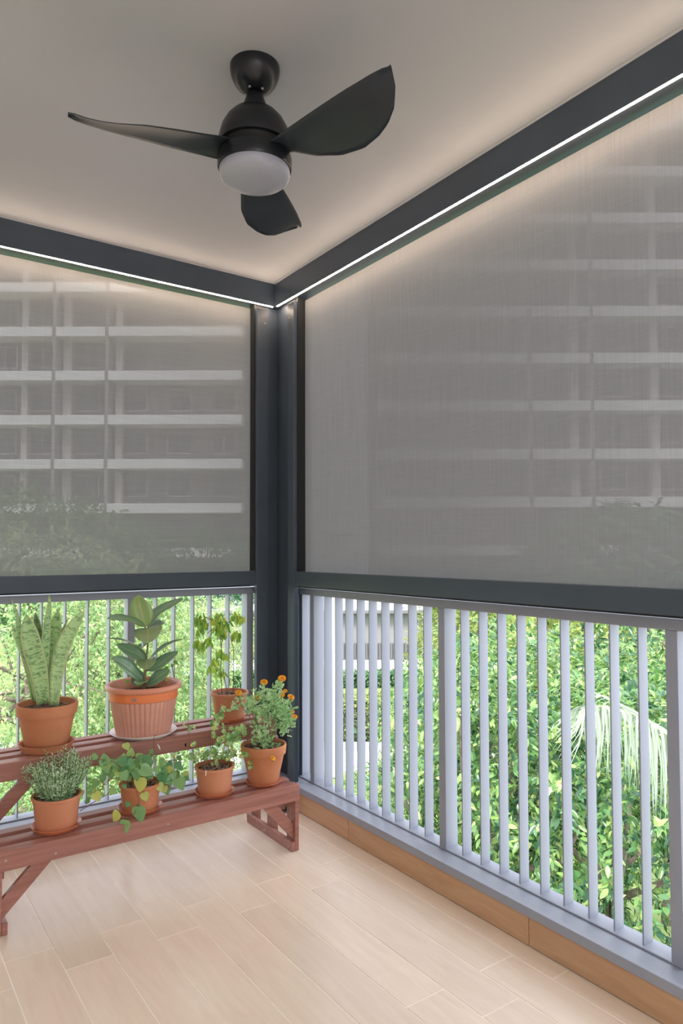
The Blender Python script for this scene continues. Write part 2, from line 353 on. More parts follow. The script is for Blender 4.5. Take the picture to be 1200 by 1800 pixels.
M['snakedark'] = snakemat('dark_snake_plant_leaf', (.17,.28,.10), (.06,.13,.05))

# ================================================================ ROOM SHELL
XL, YB = -3.75, -5.9                    # how far the two open sides run past the frame
CZ = 2.73
# floor: grout bed with separate plank tiles
fl = MB().box(XL, 0, YB, 0, -.12, -.0012).build('floor', M['grout']); tag(fl, kind='structure')
TW, TL, G = .149, .895, .0026
xe = [0.0, -.082]
while xe[-1] > XL+.02: xe.append(max(XL, xe[-1]-TW))
tile_cache = {}
def tmesh(nm, dx, dy, dz, m):
    k = (nm, round(dx, 4), round(dy, 4), round(dz, 4))
    if k not in tile_cache:
        hx, hy, hz = dx/2, dy/2, dz/2; c = .0012
        v = []
        for z, i in ((-hz, 0), (hz-c, 0), (hz, c)):
            v += [(-hx+i,-hy+i,z),(hx-i,-hy+i,z),(hx-i,hy-i,z),(-hx+i,hy-i,z)]
        f = [(0,3,2,1),(8,9,10,11)]
        for a in (0, 4):
            for q in range(4): f.append((a+q, a+(q+1)%4, a+4+(q+1)%4, a+4+q))
        me = bpy.data.meshes.new(nm); me.from_pydata(v, [], f); me.materials.append(m); tile_cache[k] = me
    return tile_cache[k]
for i in range(len(xe)-1):
    x1, x0 = xe[i]-G/2, xe[i+1]+G/2
    if i == 0: x1 = -.001
    if x1-x0 < .01: continue
    j0 = -.945 if i % 2 == 0 else -.790       # staggered cross joints
    ys = [0.0]; y = j0
    while y > YB: ys.append(y); y -= TL
    ys.append(YB)
    for a, b in zip(ys[:-1], ys[1:]):
        y1, y0 = a-G/2, b+G/2
        me = tmesh('tile', x1-x0, y1-y0, .008, M['tile'])
        inst('tile', me, fl, ((x0+x1)/2, (y0+y1)/2, -.004))
# plinths (kerb walls) under the railings, faced with tiles
SZ0 = .098
for side in ('right', 'left'):
    if side == 'right': wb = MB().box(.006, .15, YB, .15, -.12, SZ0)
    else: wb = MB().box(XL, .0055, .006, .15, -.12, SZ0)
    wo = wb.build('wall_'+side, M['grout']); tag(wo, kind='structure')
    js = [0.0]; y = -.666 if side == 'right' else -.52
    lim = YB if side == 'right' else XL
    while y > lim: js.append(y); y -= 1.016 if side == 'right' else .9
    js.append(lim)
    for a, b in zip(js[:-1], js[1:]):
        L = a-b-.003; c = (a+b)/2
        if side == 'right':
            me = tmesh('tile', .008, L, SZ0-.002, M['skirt']); inst('tile', me, wo, (.004, c, (SZ0-.002)/2+.001))
        else:
            me = tmesh('tile', L, .008, SZ0-.002, M['skirt']); inst('tile', me, wo, (c, .004, (SZ0-.002)/2+.001))
ce = MB().box(XL, .17, YB, .17, CZ, CZ+.2).build('ceiling', M['ceiling']); tag(ce, kind='structure')
# living room side behind the camera
tag(MB().box(XL-.12, XL, YB, .17, -.12, CZ+.2).build('wall_far_left', M['paint']), kind='structure')
tag(MB().box(XL-.12, .17, YB-.12, YB, -.12, CZ+.2).build('wall_back', M['paint']), kind='structure')
# corner post
P_ = MB()
P_.box(.036, .15, .036, .15, SZ0, CZ-.001)
P_.box(-.034, .036, .036, .15, SZ0, CZ-.001); P_.box(.036, .15, -.128, .036, SZ0, CZ-.001)
tag(P_.build('trim_1', M['char'], bevel=.002), kind='structure')
# thin pale shadow-gap bead between ceiling and beams
b_ = MB().box(XL, .004, -.010, .0, CZ-.006, CZ-.0005); b_.box(-.010, .0, YB, -.010, CZ-.006, CZ-.0005)
tag(b_.build('trim_2', M['ceiling']), kind='structure')

# ================================================================ ZIP BLINDS
BZ0, BZ1 = 1.108, 1.187
def blind(side):
    L = side == 'left'
    root = empty('roller_blind', (-1.9 if L else .03, .03 if L else -2.6, 2.6))
    tag(root, 'grey mesh roller blind of the left side, its charcoal bottom bar above the potted plants' if L else
              'grey mesh roller blind of the right side, its charcoal bottom bar above the garden railing', 'blind', 'roller blinds of the balcony')
    def bx(mb, a0, a1, d0, d1, z0, z1):
        # a = distance along the wall (negative from the corner), d = depth outwards
        return mb.box(a0, a1, d0, d1, z0, z1) if L else mb.box(d0, d1, a0, a1, z0, z1)
    far = XL+.002 if L else YB+.002
    end = .066 if L else -.002
    bx(MB(), far, end, .0 if L else .0, .15, 2.6005, CZ-.0008).build('headbox', M['char'], root, bevel=.0015)
    g0 = -.106 if L else -.196; g1 = -.038 if L else -.133
    mb = MB(); bx(mb, g0, g1, 0, .028, .099 if L else .1305, 2.578)
    gd = mb.build('side_guide', M['char'], root, bevel=.0018)
    bx(MB(), g0, g1, .0285, .068, BZ0, 2.600).build('rubber_seal', M['seal'], gd)
    bx(MB(), g0-.006, g0-.0002, .02, .072, BZ1+.001, 2.600).build('rubber_seal', M['seal'], gd)
    s = MB().lathe([(.0001, 0), (.0035, 0), (.0035, .002), (.0001, .002)], seg=12)
    me = s.mesh('screw', M['charlight'])
    for z in (2.50,):
        a = (g0+g1)/2+.012
        inst('screw', me, gd, (a, -.0005, z) if L else (-.0005, a, z), Vector((0, -1, 0) if L else (-1, 0, 0)).to_track_quat('Z', 'Y'))
    e = -.108 if L else -.1985
    # fabric: one sheet with a faint sag
    mb = MB(); n = 40
    for i in range(n+1):
        a = far+(e-far)*i/n
        for k in range(13):
            z = BZ1-.01 + (2.5995-BZ1)*k/12; d = .066+.0015*math.sin(a*3.1)*math.sin(PI*k/12)
            mb.v.append((a, d, z) if L else (d, a, z))
    for i in range(n):
        for k in range(12):
            q = i*13+k; mb.f.append((q, q+13, q+14, q+1))
    mb.build('blind_fabric', M['fabL' if L else 'fabR'], root, smooth=True)
    eb = -.118 if L else -.203
    bb = bx(MB(), far, eb, .004, .048, BZ0+.006, BZ1).build('bottom_bar', M['char'], root, bevel=.002)
    bx(MB(), far, eb-.02, .008, .044, BZ0, BZ0+.0055).build('rubber_seal', M['seal'], bb)
    bx(MB(), eb-.018, eb+.003, .002, .050, BZ0+.003, BZ1+.001).build('end_cap', M['char'], bb, bevel=.001)
blind('left'); blind('right')
# LED strips in the lower inner edge of the beams
for L in (True, False):
    if L: mb = MB().box(XL+.01, -.012, -.0006, .0066, 2.5978, 2.6003)
    else: mb = MB().box(-.0006, .0066, YB+.01, -.020, 2.5978, 2.6003)
    o = mb.build('light_strip', M['led'])
    tag(o, 'warm glowing light strip under the beam of the left blind' if L else 'warm glowing light strip under the long beam of the right blind', 'light', 'light strips under the beams')

# ================================================================ RAILINGS
RZ0, RZ1, RT0, RT1 = .130, .136, 1.066, 1.101
XB0, XB1 = .083, .128
balR = [-2.038,-1.943,-1.853,-1.759,-1.665,-1.575,-1.484,-1.392,-1.297,-1.084,-.989,-.895,-.806,-.715,-.623,-.532,-.444,-.352,-.141]
postR = [(-2.167,-2.131), (-1.219,-1.183), (-.273,-.239)]
y = -2.167
for k in range(4):
    for j in range(9): balR.append(y-.092*(j+1))
    y -= .948; postR.append((y, y+.036))
    if y < YB+.9: break
balL = [-1.228,-1.137,-1.036,-.937,-.838,-.611,-.518,-.418,-.324,-.223]
postL = [(-.757,-.722), (-.126,-.089)]
x = -1.228
while x > -1.60: x -= .094; balL.append(x)
postL.append((x-.13, x-.094)); x -= .13
while x > XL+.12: x -= .094; balL.append(x)
def railing(side):
    L = side == 'left'
    root = empty('railing', (-1.8 if L else .1, .1 if L else -2.5, SZ0))
    tag(root, 'grey metal railing behind the potted plants, left of the corner post' if L else
              'long grey metal railing right of the corner post, in front of the leafy trees', 'railing', 'railings of the balcony')
    def bx(a0, a1, d0, d1, z0, z1):
        return MB().box(a0, a1, d0, d1, z0, z1) if L else MB().box(d0, d1, a0, a1, z0, z1)
    far = XL+.003 if L else YB+.003
    e = -.045 if L else -.134
    bx(far, e if L else -.001, -.012, .150, SZ0+.0005, RZ0).build('sill', M['rail'], root, bevel=.002)
    bx(far, e, .070, .140, RZ0+.0005, RZ1).build('bottom_rail', M['rail'], root, bevel=.001)
    bx(far, e, .070, .135, RT0, RT1).build('top_rail', M['rail'], root, bevel=.003)
    me = (MB().box(-.0025,.0025, -.0225,.0225, 0, RT0-RZ1) if L else MB().box(-.0225,.0225,-.0025,.0025,0,RT0-RZ1)).mesh('baluster', M['rail'])
    for a in (balL if L else balR):
        if a < far: continue
        inst('baluster', me, root, (a, .1055, RZ1) if L else (.1055, a, RZ1))
    for a, b in (postL if L else postR):
        if a < far: continue
        bx(a, b, .0705, .134, RZ1-.002, RT0).build('post', M['rail'], root, bevel=.0015)
railing('left'); railing('right')

# ================================================================ FLOOR DRAIN
dr = empty('floor_drain', (-.050, -.17, 0)); tag(dr, 'small square metal floor drain in the corner behind the plant stand', 'drain')
MB().box(-.105, .0-.006, -.222, -.118, .0002, .003).build('frame', M['steel'], dr, bevel=.001)
MB().lathe([(.0001,.0032),(.040,.0032),(.043,.0038),(.0445,.0030)], (-.0555,-.17,0), 32).build('grate', M['steel'], dr, smooth=True)
mb = MB()
for i in range(7):
    hl = math.sqrt(max(0, .036**2-((i-3)*.0105)**2)); mb.box(-.0555-hl, -.0555+hl, -.17+(i-3)*.0105-.0026, -.17+(i-3)*.0105+.0026, .0036, .0041)
mb.build('slot', M['hole'], dr)

# ================================================================ CEILING FAN
fc = (-.888, -1.446)
fan = empty('ceiling_fan', (*fc, CZ)); tag(fan, 'black three-bladed ceiling fan with a round opal lamp underneath', 'fan')
def bowl(r, z): return (r, z)
MB().lathe([(.0735, CZ-.0005), (.0735, CZ-.012), (.071, CZ-.026), (.064, CZ-.044), (.052, CZ-.060), (.036, CZ-.072), (.020, CZ-.077), (.0145, CZ-.077)], (*fc, 0), 56, cap0=True).build('canopy', M['fan'], fan, auto=35)
MB().lathe([(.0125, CZ-.07), (.0125, 2.60)], (*fc, 0), 20).build('down_rod', M['fan'], fan, smooth=True)
MB().lathe([(.013, 2.648), (.022, 2.647), (.030, 2.628), (.038, 2.604), (.038, 2.597), (.0125, 2.597)], (*fc, 0), 32).build('coupling_cover', M['fan'], fan, auto=35)
for a in (2.2, 5.0, 3.7):
    p = (fc[0]+.030*math.cos(a), fc[1]+.030*math.sin(a), CZ-.0765)
    MB().lathe([(.0001, -.003), (.0035, -.002), (.004, 0), (.004, .002)], p, 12).build('screw', M['charlight'], fan, smooth=True)
MB().lathe([(.036, 2.600), (.052, 2.594), (.070, 2.582), (.086, 2.564), (.098, 2.541), (.105, 2.515), (.1075, 2.495), (.106, 2.487), (.096, 2.485)], (*fc, 0), 64, cap0=True).build('motor_housing', M['fan'], fan, auto=40)
MB().lathe([(.096, 2.488), (.093, 2.48), (.093, 2.458), (.099, 2.456)], (*fc, 0), 48).build('vent_ring', M['fangap'], fan, auto=40)
MB().lathe([(.097, 2.460), (.107, 2.459), (.109, 2.452), (.109, 2.424), (.107, 2.4175), (.101, 2.4175)], (*fc, 0), 64).build('lower_housing', M['fan'], fan, auto=40)
MB().lathe([(.1035, 2.4185), (.1045, 2.408), (.101, 2.396), (.092, 2.388), (.06, 2.383), (.03, 2.3815), (.0001, 2.381)], (*fc, 0), 64).build('lamp_cover', M['lamp'], fan, smooth=True)
def blade(ang):
    c, s = math.cos(ang), math.sin(ang); mb = MB(); N, K = 28, 10
    rs = np.linspace(.070, .515, N+1)
    key_r = [.070, .10, .16, .24, .32, .385, .43, .47, .50, .515]
    lead =  [-.030,-.034,-.038,-.041,-.042,-.042,-.040,-.038,-.033,-.024]
    trail = [.050, .062, .092, .116, .120, .102, .083, .058, .022,-.012]
    zl =    [2.448,2.450,2.455,2.460,2.466,2.470,2.473,2.476,2.479,2.480]
    zt =    [2.466,2.464,2.442,2.424,2.416,2.416,2.422,2.438,2.464,2.480]
    top, bot = [], []
    for r in rs:
        l = np.interp(r, key_r, lead); t = np.interp(r, key_r, trail)
        for k in range(K+1):
            u = k/K; q = l+(t-l)*u
            z0_, z1_ = np.interp(r, key_r, zl), np.interp(r, key_r, zt)
            z = z0_+(z1_-z0_)*u + .008*math.sin(PI*u)
            th = .0035*(1-.6*(r-.07)/.445)*(math.sin(PI*max(.04, min(.96, u)))**.5)
            for arr, zz in ((top, z+th), (bot, z-th)):
                arr.append((fc[0]+r*c-q*s, fc[1]+r*s+q*c, zz))
    n0 = 0; mb.v = top+bot; nb = len(top)
    for i in range(N):
        for k in range(K):
            a = i*(K+1)+k; mb.f.append((a, a+K+1, a+K+2, a+1)); b = a+nb; mb.f.append((b, b+1, b+K+2, b+K+1))
        a = i*(K+1); mb.f.append((a, a+nb, a+nb+K+1, a+K+1)); a += K; mb.f.append((a, a+K+1, a+K+1+nb, a+nb))
    for a0 in (0, N*(K+1)):
        for k in range(K):
            a = a0+k; mb.f.append((a, a+1, a+1+nb, a+nb) if a0 == 0 else (a, a+nb, a+nb+1, a+1))
    return mb
for d in (166, -76, 46): blade(math.radians(d)).build('blade', M['fanblade'], fan, smooth=True)

# ================================================================ PLANT STAND
st = empty('plant_stand', (-.83, -.41, 0)); tag(st, 'two-tier reddish brown wooden slatted plant stand under the left railing', 'plant stand')
SX0, SX1 = -1.428, -.227
def plank(name, x0, x1, y0, y1, z0, z1): return MB().box(x0, x1, y0, y1, z0, z1).build(name, M['wood'], st, bevel=.0022)
LZ, UZ = .280, .520
for z, ys in ((LZ, ((-.622,-.573), (-.535,-.489), (-.455,-.407))), (UZ, ((-.420,-.366), (-.327,-.282), (-.252,-.204)))):
    for a, b in ys: plank('slat', SX0, SX1-.0015*random.random(), a, b, z-.068, z)
    for xa in ((SX0+.022, SX0+.040), (SX1-.060, SX1-.042)):   # cross bearers under the slats
        plank('bearer', xa[0], xa[1], ys[0][0]+.05, ys[2][1], z-.112, z-.0685)
for lx in ((-1.4212,-1.4022), (-.2490,-.2300)):
    x0, x1 = lx
    plank('leg', x0, x1, -.6215, -.548, 0, LZ-.0685)
    plank('leg', x0, x1, -.445+.004, -.371, 0, UZ-.069)
    plank('leg', x0, x1, -.278, -.212, 0, UZ-.069)
for x0, x1 in ((-1.4018,-1.3832), (-.2680,-.2494)):
    plank('foot_rail', x0, x1, -.6225, -.206, .0005, .041)
def brace(xa, xb, zlow, zhi, y0, y1, w):
    # plank rising from (xa, zlow) at the leg to (xb, zhi) under the slat
    p = [(xa,y0,zlow),(xa,y1,zlow),(xa,y1,zlow+w),(xa,y0,zlow+w),(xb,y0,zhi),(xb,y1,zhi),(xb-math.copysign(w, xb-xa),y1,zhi),(xb-math.copysign(w, xb-xa),y0,zhi)]
    return MB().hexa(p).build('brace', M['wood'], st, bevel=.0015)
brace(-1.4018, -1.236, .045, .2112, -.606, -.586, .068); brace(-.2494, -.400, .045, .2112, -.606, -.586, .068)
brace(-1.4018, -1.236, .285, .4512, -.408, -.388, .068)
scr = MB().lathe([(.0001,.0016),(.004,.0014),(.0042,0)], seg=10).mesh('screw', M['charlight'])
qn = Vector((0,-1,0)).to_track_quat('Z','Y'); qx = Vector((-1,0,0)).to_track_quat('Z','Y')
for px, py in ((10,1513), (98,1500), (295.5,1449), (517,1394)):
    p = at(px, py, 1, -.6222); inst('screw', scr, st, p, qn)
for px, py in ((465,1459), (507,1487.5)):
    p = at(px, py, 0, -.2682); inst('screw', scr, st, p, qx)
kn = MB().lathe([(.0001,.001),(.004,.001),(.0055,0)], seg=12).mesh('knot', M['hole'])
inst('knot', kn, st, at(326, 1309.5, 1, -.4204), qn, (.75, 1.4, 1))

# ================================================================ POTS
def uvw(o_or_me, nper, N):
    me = o_or_me.data if hasattr(o_or_me, 'data') else o_or_me
    a = me.attributes.new('uvw', 'FLOAT_VECTOR', 'POINT'); xs = (-1, -.5, 0, .5, 1)
    v = []
    for k in range(N+1):
        for i in range(5): v += [xs[i], k/N, random.Random(len(me.vertices)).random()]
    a.data.foreach_set('vector', v)
def bez(pts, n):
    """smooth curve through given points (Catmull-Rom)"""
    P = [Vector(p) for p in pts]; P = [P[0]*2-P[1]] + P + [P[-1]*2-P[-2]]; out = []
    seg = len(P)-3
    for i in range(n+1):
        t = i/n*seg; k = min(int(t), seg-1); u = t-k; a, b, c, d = P[k:k+4]
        out.append(.5*((2*b)+(c-a)*u+(2*a-5*b+4*c-d)*u*u+(3*b-3*c+d-a)*u**3))
    return out
def pebbles(c, r, z, n, parent, m, size=.004, name='soil_lumps'):
    mb = MB()
    for _ in range(n):
        a = random.random()*2*PI; q = r*math.sqrt(random.random()); s = size*(.5+random.random())
        p = (c[0]+q*math.cos(a), c[1]+q*math.sin(a), z+s*.3); v0 = len(mb.v)
        for dx, dy, dz in ((1,0,0),(-1,0,0),(0,1,0),(0,-1,0),(0,0,1),(0,0,-1)):
            mb.v.append((p[0]+dx*s*(.7+.5*random.random()), p[1]+dy*s*(.7+.5*random.random()), p[2]+dz*s*.7))
        mb.f += [tuple(v0+i for i in t) for t in ((0,2,4),(2,1,4),(1,3,4),(3,0,4),(2,0,5),(1,2,5),(3,1,5),(0,3,5))]
    o = mb.build(name, m, parent, smooth=False); o['kind'] = 'stuff'; return o
def pot(kind, c, z, R, Rb, H, matk, soil=.02, soilpeb=120, mk='pebble'):
    """builds pot, soil and lumps; returns root"""
    root = empty('potted_plant', (c[0], c[1], z))
    t = .005
    if kind == 'band':
        bh = H*.24
        prof = [(.0001,0),(Rb-.004,0),(Rb,.004),(R*.90,H-bh-.001),(R*.965,H-bh),(R,H-.006),(R-.002,H-.001),(R-.006,H),(R-.010,H-.003),(R-.016,H-.04),(R-.018,H-.06)]
    elif kind == 'lip':
        prof = [(.0001,0),(Rb-.004,0),(Rb,.003),(Rb+.0005,.010),(R*.925,H-.018),(R*.93,H-.014),(R*.985,H-.012),(R,H-.007),(R*.99,H-.001),(R-.006,H),(R-.010,H-.002),(R-.012,H-.04),(R-.014,H-.05)]
    if kind in ('band', 'lip'):
        MB().lathe(prof, (c[0], c[1], z), 64).build('pot', M[matk], root, auto=38)
        rs = R-.014
    else:   # ribbed round planter
        def mod(r, zz, a):
            if zz > H-.062 or zz < .006: return r
            q = abs(math.sin(a*20)); return r*(1-.035*(1-q**.6))
        body = MB().lathe([(.0001,0),(Rb-.006,0),(Rb,.005),(Rb+.001,.008),(Rb+(R*.87-Rb)*.33,(H-.07)*.33),(Rb+(R*.87-Rb)*.66,(H-.07)*.66),(R*.87,H-.068),(R*.875,H-.062)], (c[0],c[1],z), 240, mod=mod).build('pot', M[matk], root, auto=50)
        MB().lathe([(R*.86,H-.062),(R*.893,H-.060),(R*.905,H-.026),(R*.895,H-.0255)], (c[0],c[1],z), 72).build('band', M['orange'], body, auto=50)
        MB().lathe([(R*.895,H-.026),(R*.93,H-.026),(R*.985,H-.021),(R,H-.012),(R*.985,H-.003),(R*.95,H),(R*.90,H-.002),(R*.875,H-.010),(R*.86,H-.05)], (c[0],c[1],z), 72).build('rim', M['ribrim'], body, smooth=True)
        rs = R*.865
    sm = MB(); n = 24; K = 6
    sm.v.append((c[0], c[1], z+H-soil+.004))
    for k in range(1, K+1):
        for i in range(n):
            a = 2*PI*i/n; q = rs*k/K; sm.v.append((c[0]+q*math.cos(a), c[1]+q*math.sin(a), z+H-soil+.004*(random.random()-.3)*(k < K)))
    for i in range(n): sm.f.append((0, 1+i, 1+(i+1)%n))
    for k in range(K-1):
        for i in range(n): a = 1+k*n+i; b = 1+k*n+(i+1)%n; sm.f.append((a, a+n, b+n, b))
    sm.build('soil', M['soil'], root, smooth=True)
    if soilpeb: pebbles(c, rs-.008, z+H-soil+.001, soilpeb, root, M[mk])
    return root
M['ribrim'] = noisy(mat('faded_orange_pink_plastic', (.72,.28,.18), .4), (.68,.25,.15), (.76,.33,.22), 5)
def saucer(c, z, R, h, matk, label, thick=.004):
    prof = [(.0001,.0006),(R*.80,.0006),(R*.86,.002),(R-.002,h-.003),(R,h-.001),(R-.001,h),(R-thick,h-.0015),(R*.83,.005),(R*.78,.0035),(.0001,.0035)]
    o = MB().lathe(prof, (c[0],c[1],z), 64).build('saucer', M[matk], None, auto=50); tag(o, label, 'saucer', 'saucers under the flower pots'); return o
SAU = .0037
pc = dict(snake=(-1.198,-.31), ficus=(-.811,-.31), third=(-.411,-.31), rosemary=(-1.206,-.515), heart=(-.894,-.515), ivy=(-.578,-.515), marigold=(-.346,-.515))
saucer(pc['snake'], UZ, .105, .030, 'terra', 'terracotta saucer on the upper tier under the snake plant', .008)
saucer(pc['ficus'], UZ, .138, .018, 'white', 'white plastic saucer under the ribbed pot of the rubber plant', .006)
saucer(pc['third'], UZ, .074, .020, 'saucer', 'orange saucer on the upper tier under the drooping-leaved plant')
saucer(pc['rosemary'], LZ, .087, .020, 'saucer', 'orange plastic saucer under the bushy rosemary pot, leftmost on the lower tier')
saucer(pc['heart'], LZ, .086, .020, 'saucer', 'orange plastic saucer under the trailing heart-leaved plant')
saucer(pc['ivy'], LZ, .083, .020, 'saucer', 'orange plastic saucer under the ivy pot with tall shoots')
saucer(pc['marigold'], LZ, .078, .014, 'saucer', 'orange plastic saucer under the flowering marigold pot')

def part_leaf(parent, path, width, nrm, m, prof=None, fold=.18, N=14, name='leaf', wave=0, thick=.0):
    p = bez(path, N); mb = MB().leaf(p, width, nrm, prof, fold, wave); o = mb.build(name, m, parent, smooth=True)
    uvw(o, 5, N)
    if thick:
        s = o.modifiers.new('thickness', 'SOLIDIFY'); s.thickness = thick; s.offset = 0
    return o
vdir = Vector((-cF[0], -cF[1], .15))      # towards the viewer side of the room
rdir = Vector((_r[0], _r[1], 0))

# ---- snake plant
c = pc['snake']; root = pot('band', c, UZ+SAU, .115, .078, .178, 'terra', .024, 160)
tag(root, 'snake plant with upright banded leaves in a terracotta pot', 'plant', 'potted plants on the stand')
def zp(zx, zy, dy, sc=5.0, ox=0, oy=1040, yc=c[1]): return at(ox+zx/sc, oy+zy/sc, 1, yc+dy)
bladeprof = lambda t: float(np.interp(t, [0,.15,.35,.55,.7,.8,.88,.94,.98,1], [.66,.74,.90,1,.97,.84,.64,.42,.18,.02]))
SN = [ # points (zoom px), depth offsets, width, normal tweak, material
 ([(385,985),(345,700),(278,450),(230,200)], [-.03,-.035,-.03,-.02], .072, .25, 'snake'),
 ([(478,1000),(505,730),(580,440),(737,165)], [-.05,-.06,-.05,-.03], .066, -.2, 'snakelight'),
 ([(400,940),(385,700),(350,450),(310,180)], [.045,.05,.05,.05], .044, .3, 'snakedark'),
 ([(408,960),(388,640),(408,330),(433,120),(431,22)], [.0,.0,.0,.01,.01], .036, .8, 'snake'),
 ([(430,970),(440,680),(478,420),(515,160)], [.02,.03,.035,.03], .064, -.1, 'snake'),
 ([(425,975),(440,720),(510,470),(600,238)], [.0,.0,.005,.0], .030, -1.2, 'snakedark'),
 ([(320,960),(262,680),(180,490),(102,280)], [-.01,-.015,-.02,-.01], .026, 1.3, 'snake'),
 ([(300,960),(235,650),(168,400),(150,200),(95,58)], [.03,.03,.04,.04,.04], .026, 1.0, 'snake'),
]
for pts, dy, wd, nt, mk in SN:
    path = [zp(x, y, d) for (x, y), d in zip(pts, dy)]; n = (Vector(vdir)+rdir*nt)
    pr = bladeprof if nt < .5 or len(pts) < 5 else (lambda t: (.75+.25*math.sin(PI*t))*(1 if t < .35 else max(0, 1-((t-.35)/.65))**.8))
    part_leaf(root, path, wd, n, M[mk], pr, .30, 20, thick=.0028)

# ---- rubber plant
c = pc['ficus']; root = pot('rib', c, UZ+SAU, .158, .112, .212, 'ribpot', .045, 90)
tag(root, 'rubber plant with broad dark green leaves in a ribbed orange pink pot', 'plant', 'potted plants on the stand')
_p = MB(); _R = .158*.903+.0012; _zc = UZ+SAU+.212-.044
for _k in range(5):
    _a = math.radians(-127.5+_k*1.6)
    for _rr in (_R-.002, _R):
        for _z in (_zc-.006, _zc+.006): _p.v.append((c[0]+_rr*math.cos(_a), c[1]+_rr*math.sin(_a), _z))
for _k in range(4):
    _b = _k*4; _p.f += [(_b+2,_b+6,_b+7,_b+3), (_b+3,_b+7,_b+5,_b+1), (_b,_b+4,_b+6,_b+2), (_b+1,_b+5,_b+4,_b)]
_p.f += [(0,2,3,1), (16,17,19,18)]
_p.build('embossed_plate', mat('grey_stamp', (.32,.22,.19), .6), root)
def fp(zx, zy, dy=0): return at(140+zx/6, 1030+zy/6, 1, c[1]+dy)
MB().tube(bez([fp(680,1090), fp(690,900), fp(705,750), fp(718,600), fp(722,420)], 14), [.006-.0002*i for i in range(15)], 8).build('stem', mat('brownish_green_stem', (.22,.19,.09), .6), root, smooth=True)
oval = lambda t: math.sin(PI*min(1, t)**.9)**.62
U = Vector((0,0,1))
FL = [ # path, width, normal, mat
 ([fp(705,430), fp(670,330,.02), fp(635,200,.03), fp(622,95,.02)], .098, vdir+U*.1, 'ficlight'),
 ([fp(725,430), fp(800,300,.05), fp(930,215,.08), fp(1096,133,.07)], .062, vdir+U*.9-rdir*.3, 'fic'),
 ([fp(735,450), fp(790,420,.06), fp(850,385,.10), fp(882,375,.12)], .050, vdir+U*.5, 'fic'),
 ([fp(700,440), fp(600,385,-.02), fp(440,345,-.05), fp(286,345,-.06)], .062, vdir*.8+U*.9, 'fic'),
 ([fp(722,440), fp(722,470,-.05), fp(718,530,-.10), fp(712,606,-.12)], .118, vdir*.6+U*.8, 'ficunder'),
 ([fp(705,745), fp(610,640,-.02), fp(450,575,-.03), fp(284,551,-.03)], .034, vdir*.25+U*1.0, 'fic'),
 ([fp(690,790), fp(610,720,.02), fp(500,670,.03), fp(385,615,.03)], .058, vdir+U*.6, 'fic'),
 ([fp(730,780), fp(850,665,.0), fp(960,600,.02), fp(1110,554,.03)], .028, vdir*.2+U*1.0, 'fic'),
 ([fp(720,890), fp(830,835,-.02), fp(930,760,-.01), fp(1036,690,.0)], .066, vdir+U*.8-rdir*.3, 'fic'),
 ([fp(703,770), fp(704,790,-.04), fp(704,835,-.07), fp(706,884,-.085)], .080, vdir*.6+U*.8, 'ficunder'),
 ([fp(680,1010), fp(560,900,-.04), fp(440,810,-.06), fp(334,762,-.07)], .064, vdir+U*.7, 'fic'),
 ([fp(700,1040), fp(790,990,-.04), fp(870,930,-.05), fp(950,880,-.05)], .056, vdir+U*.6, 'fic'),
 ([fp(670,1050), fp(630,1000,.03), fp(590,950,.04), fp(540,930,.05)], .066, vdir+U*.5, 'fic'),
 ([fp(690,1005), fp(660,1012,-.04), fp(630,1025,-.07), fp(612,1048,-.08)], .052, vdir*.5+U*.9, 'ficunder'),
 ([fp(715,600), fp(670,620,.02), fp(640,640,.04), fp(600,640,.05)], .036, vdir+U*.6, 'fic'),
 ([fp(705,880), fp(740,900,.06), fp(800,870,.09), fp(850,820,.10)], .05, vdir+U*.6, 'fic'),
]
for path, wd, n, mk in FL: part_leaf(root, path, wd, n, M[mk], oval, .22, 14, thick=.0012)
for zx, zy, ang in ((985,800,1), (940,860,-1), (900,980,.4), (520,1000,-.6), (970,830,.2), (1010,790,-.3)):
    p = Vector(fp(zx, zy, .03)); q = p+rdir*.022*ang+U*(-.012)
    part_leaf(root, [p, (p+q)/2+U*.004, q], .016, vdir+U*.4, M['droop'], None, .1, 6)
MB().tube([fp(1000,1000,.03), fp(985,900,.03), fp(965,820,.03)], .0018, 5).build('stem', M['stem'], root)

# ---- generic scatter helpers for small-leaved plants
def leafmesh(kind, m):
    mb = MB()
    if kind == 'heart':
        pts = [(0,0),(.18,-.10),(.42,-.02),(.50,.22),(.42,.48),(.24,.74),(0,1.0)]
    elif kind == 'ivy':
        pts = [(0,0),(.22,-.12),(.52,.10),(.36,.30),(.50,.62),(.22,.62),(0,1.0)]
    else:
        pts = [(0,0),(.07,.12),(.13,.32),(.145,.5),(.11,.72),(.045,.88),(0,1.0)]
    n = len(pts)
    for i in range(n):                      # midrib
        mb.v.append((0, pts[i][1] if 0 < i < n-1 else pts[i][1], -.02*math.sin(PI*i/(n-1))-.10*(i/(n-1))**2))
    for sgn in (1, -1):
        b = len(mb.v)
        for x, y in pts: mb.v.append((sgn*x, y, abs(x)*.22-.10*max(0,y)**2))
        for i in range(n-1):
            q = (i, b+i, b+i+1, i+1); mb.f.append(q if sgn > 0 else tuple(reversed(q)))
    return mb.mesh('leaf', m, True)
def frame(d, nrm):
    """quaternion with +Y along d and +Z near nrm"""
    d = Vector(d).normalized(); nrm = Vector(nrm); x = d.cross(nrm)
    x = x.normalized() if x.length > 1e-4 else d.orthogonal().normalized(); z = x.cross(d)
    return Matrix((x, d, z)).transposed().to_quaternion()
def put_leaf(me, root, p, d, nrm, L): return inst('leaf', me, root, p, frame(d, nrm), (L, L, L))
R3 = lambda s=1: Vector((random.uniform(-s, s), random.uniform(-s, s), random.uniform(-s, s)))

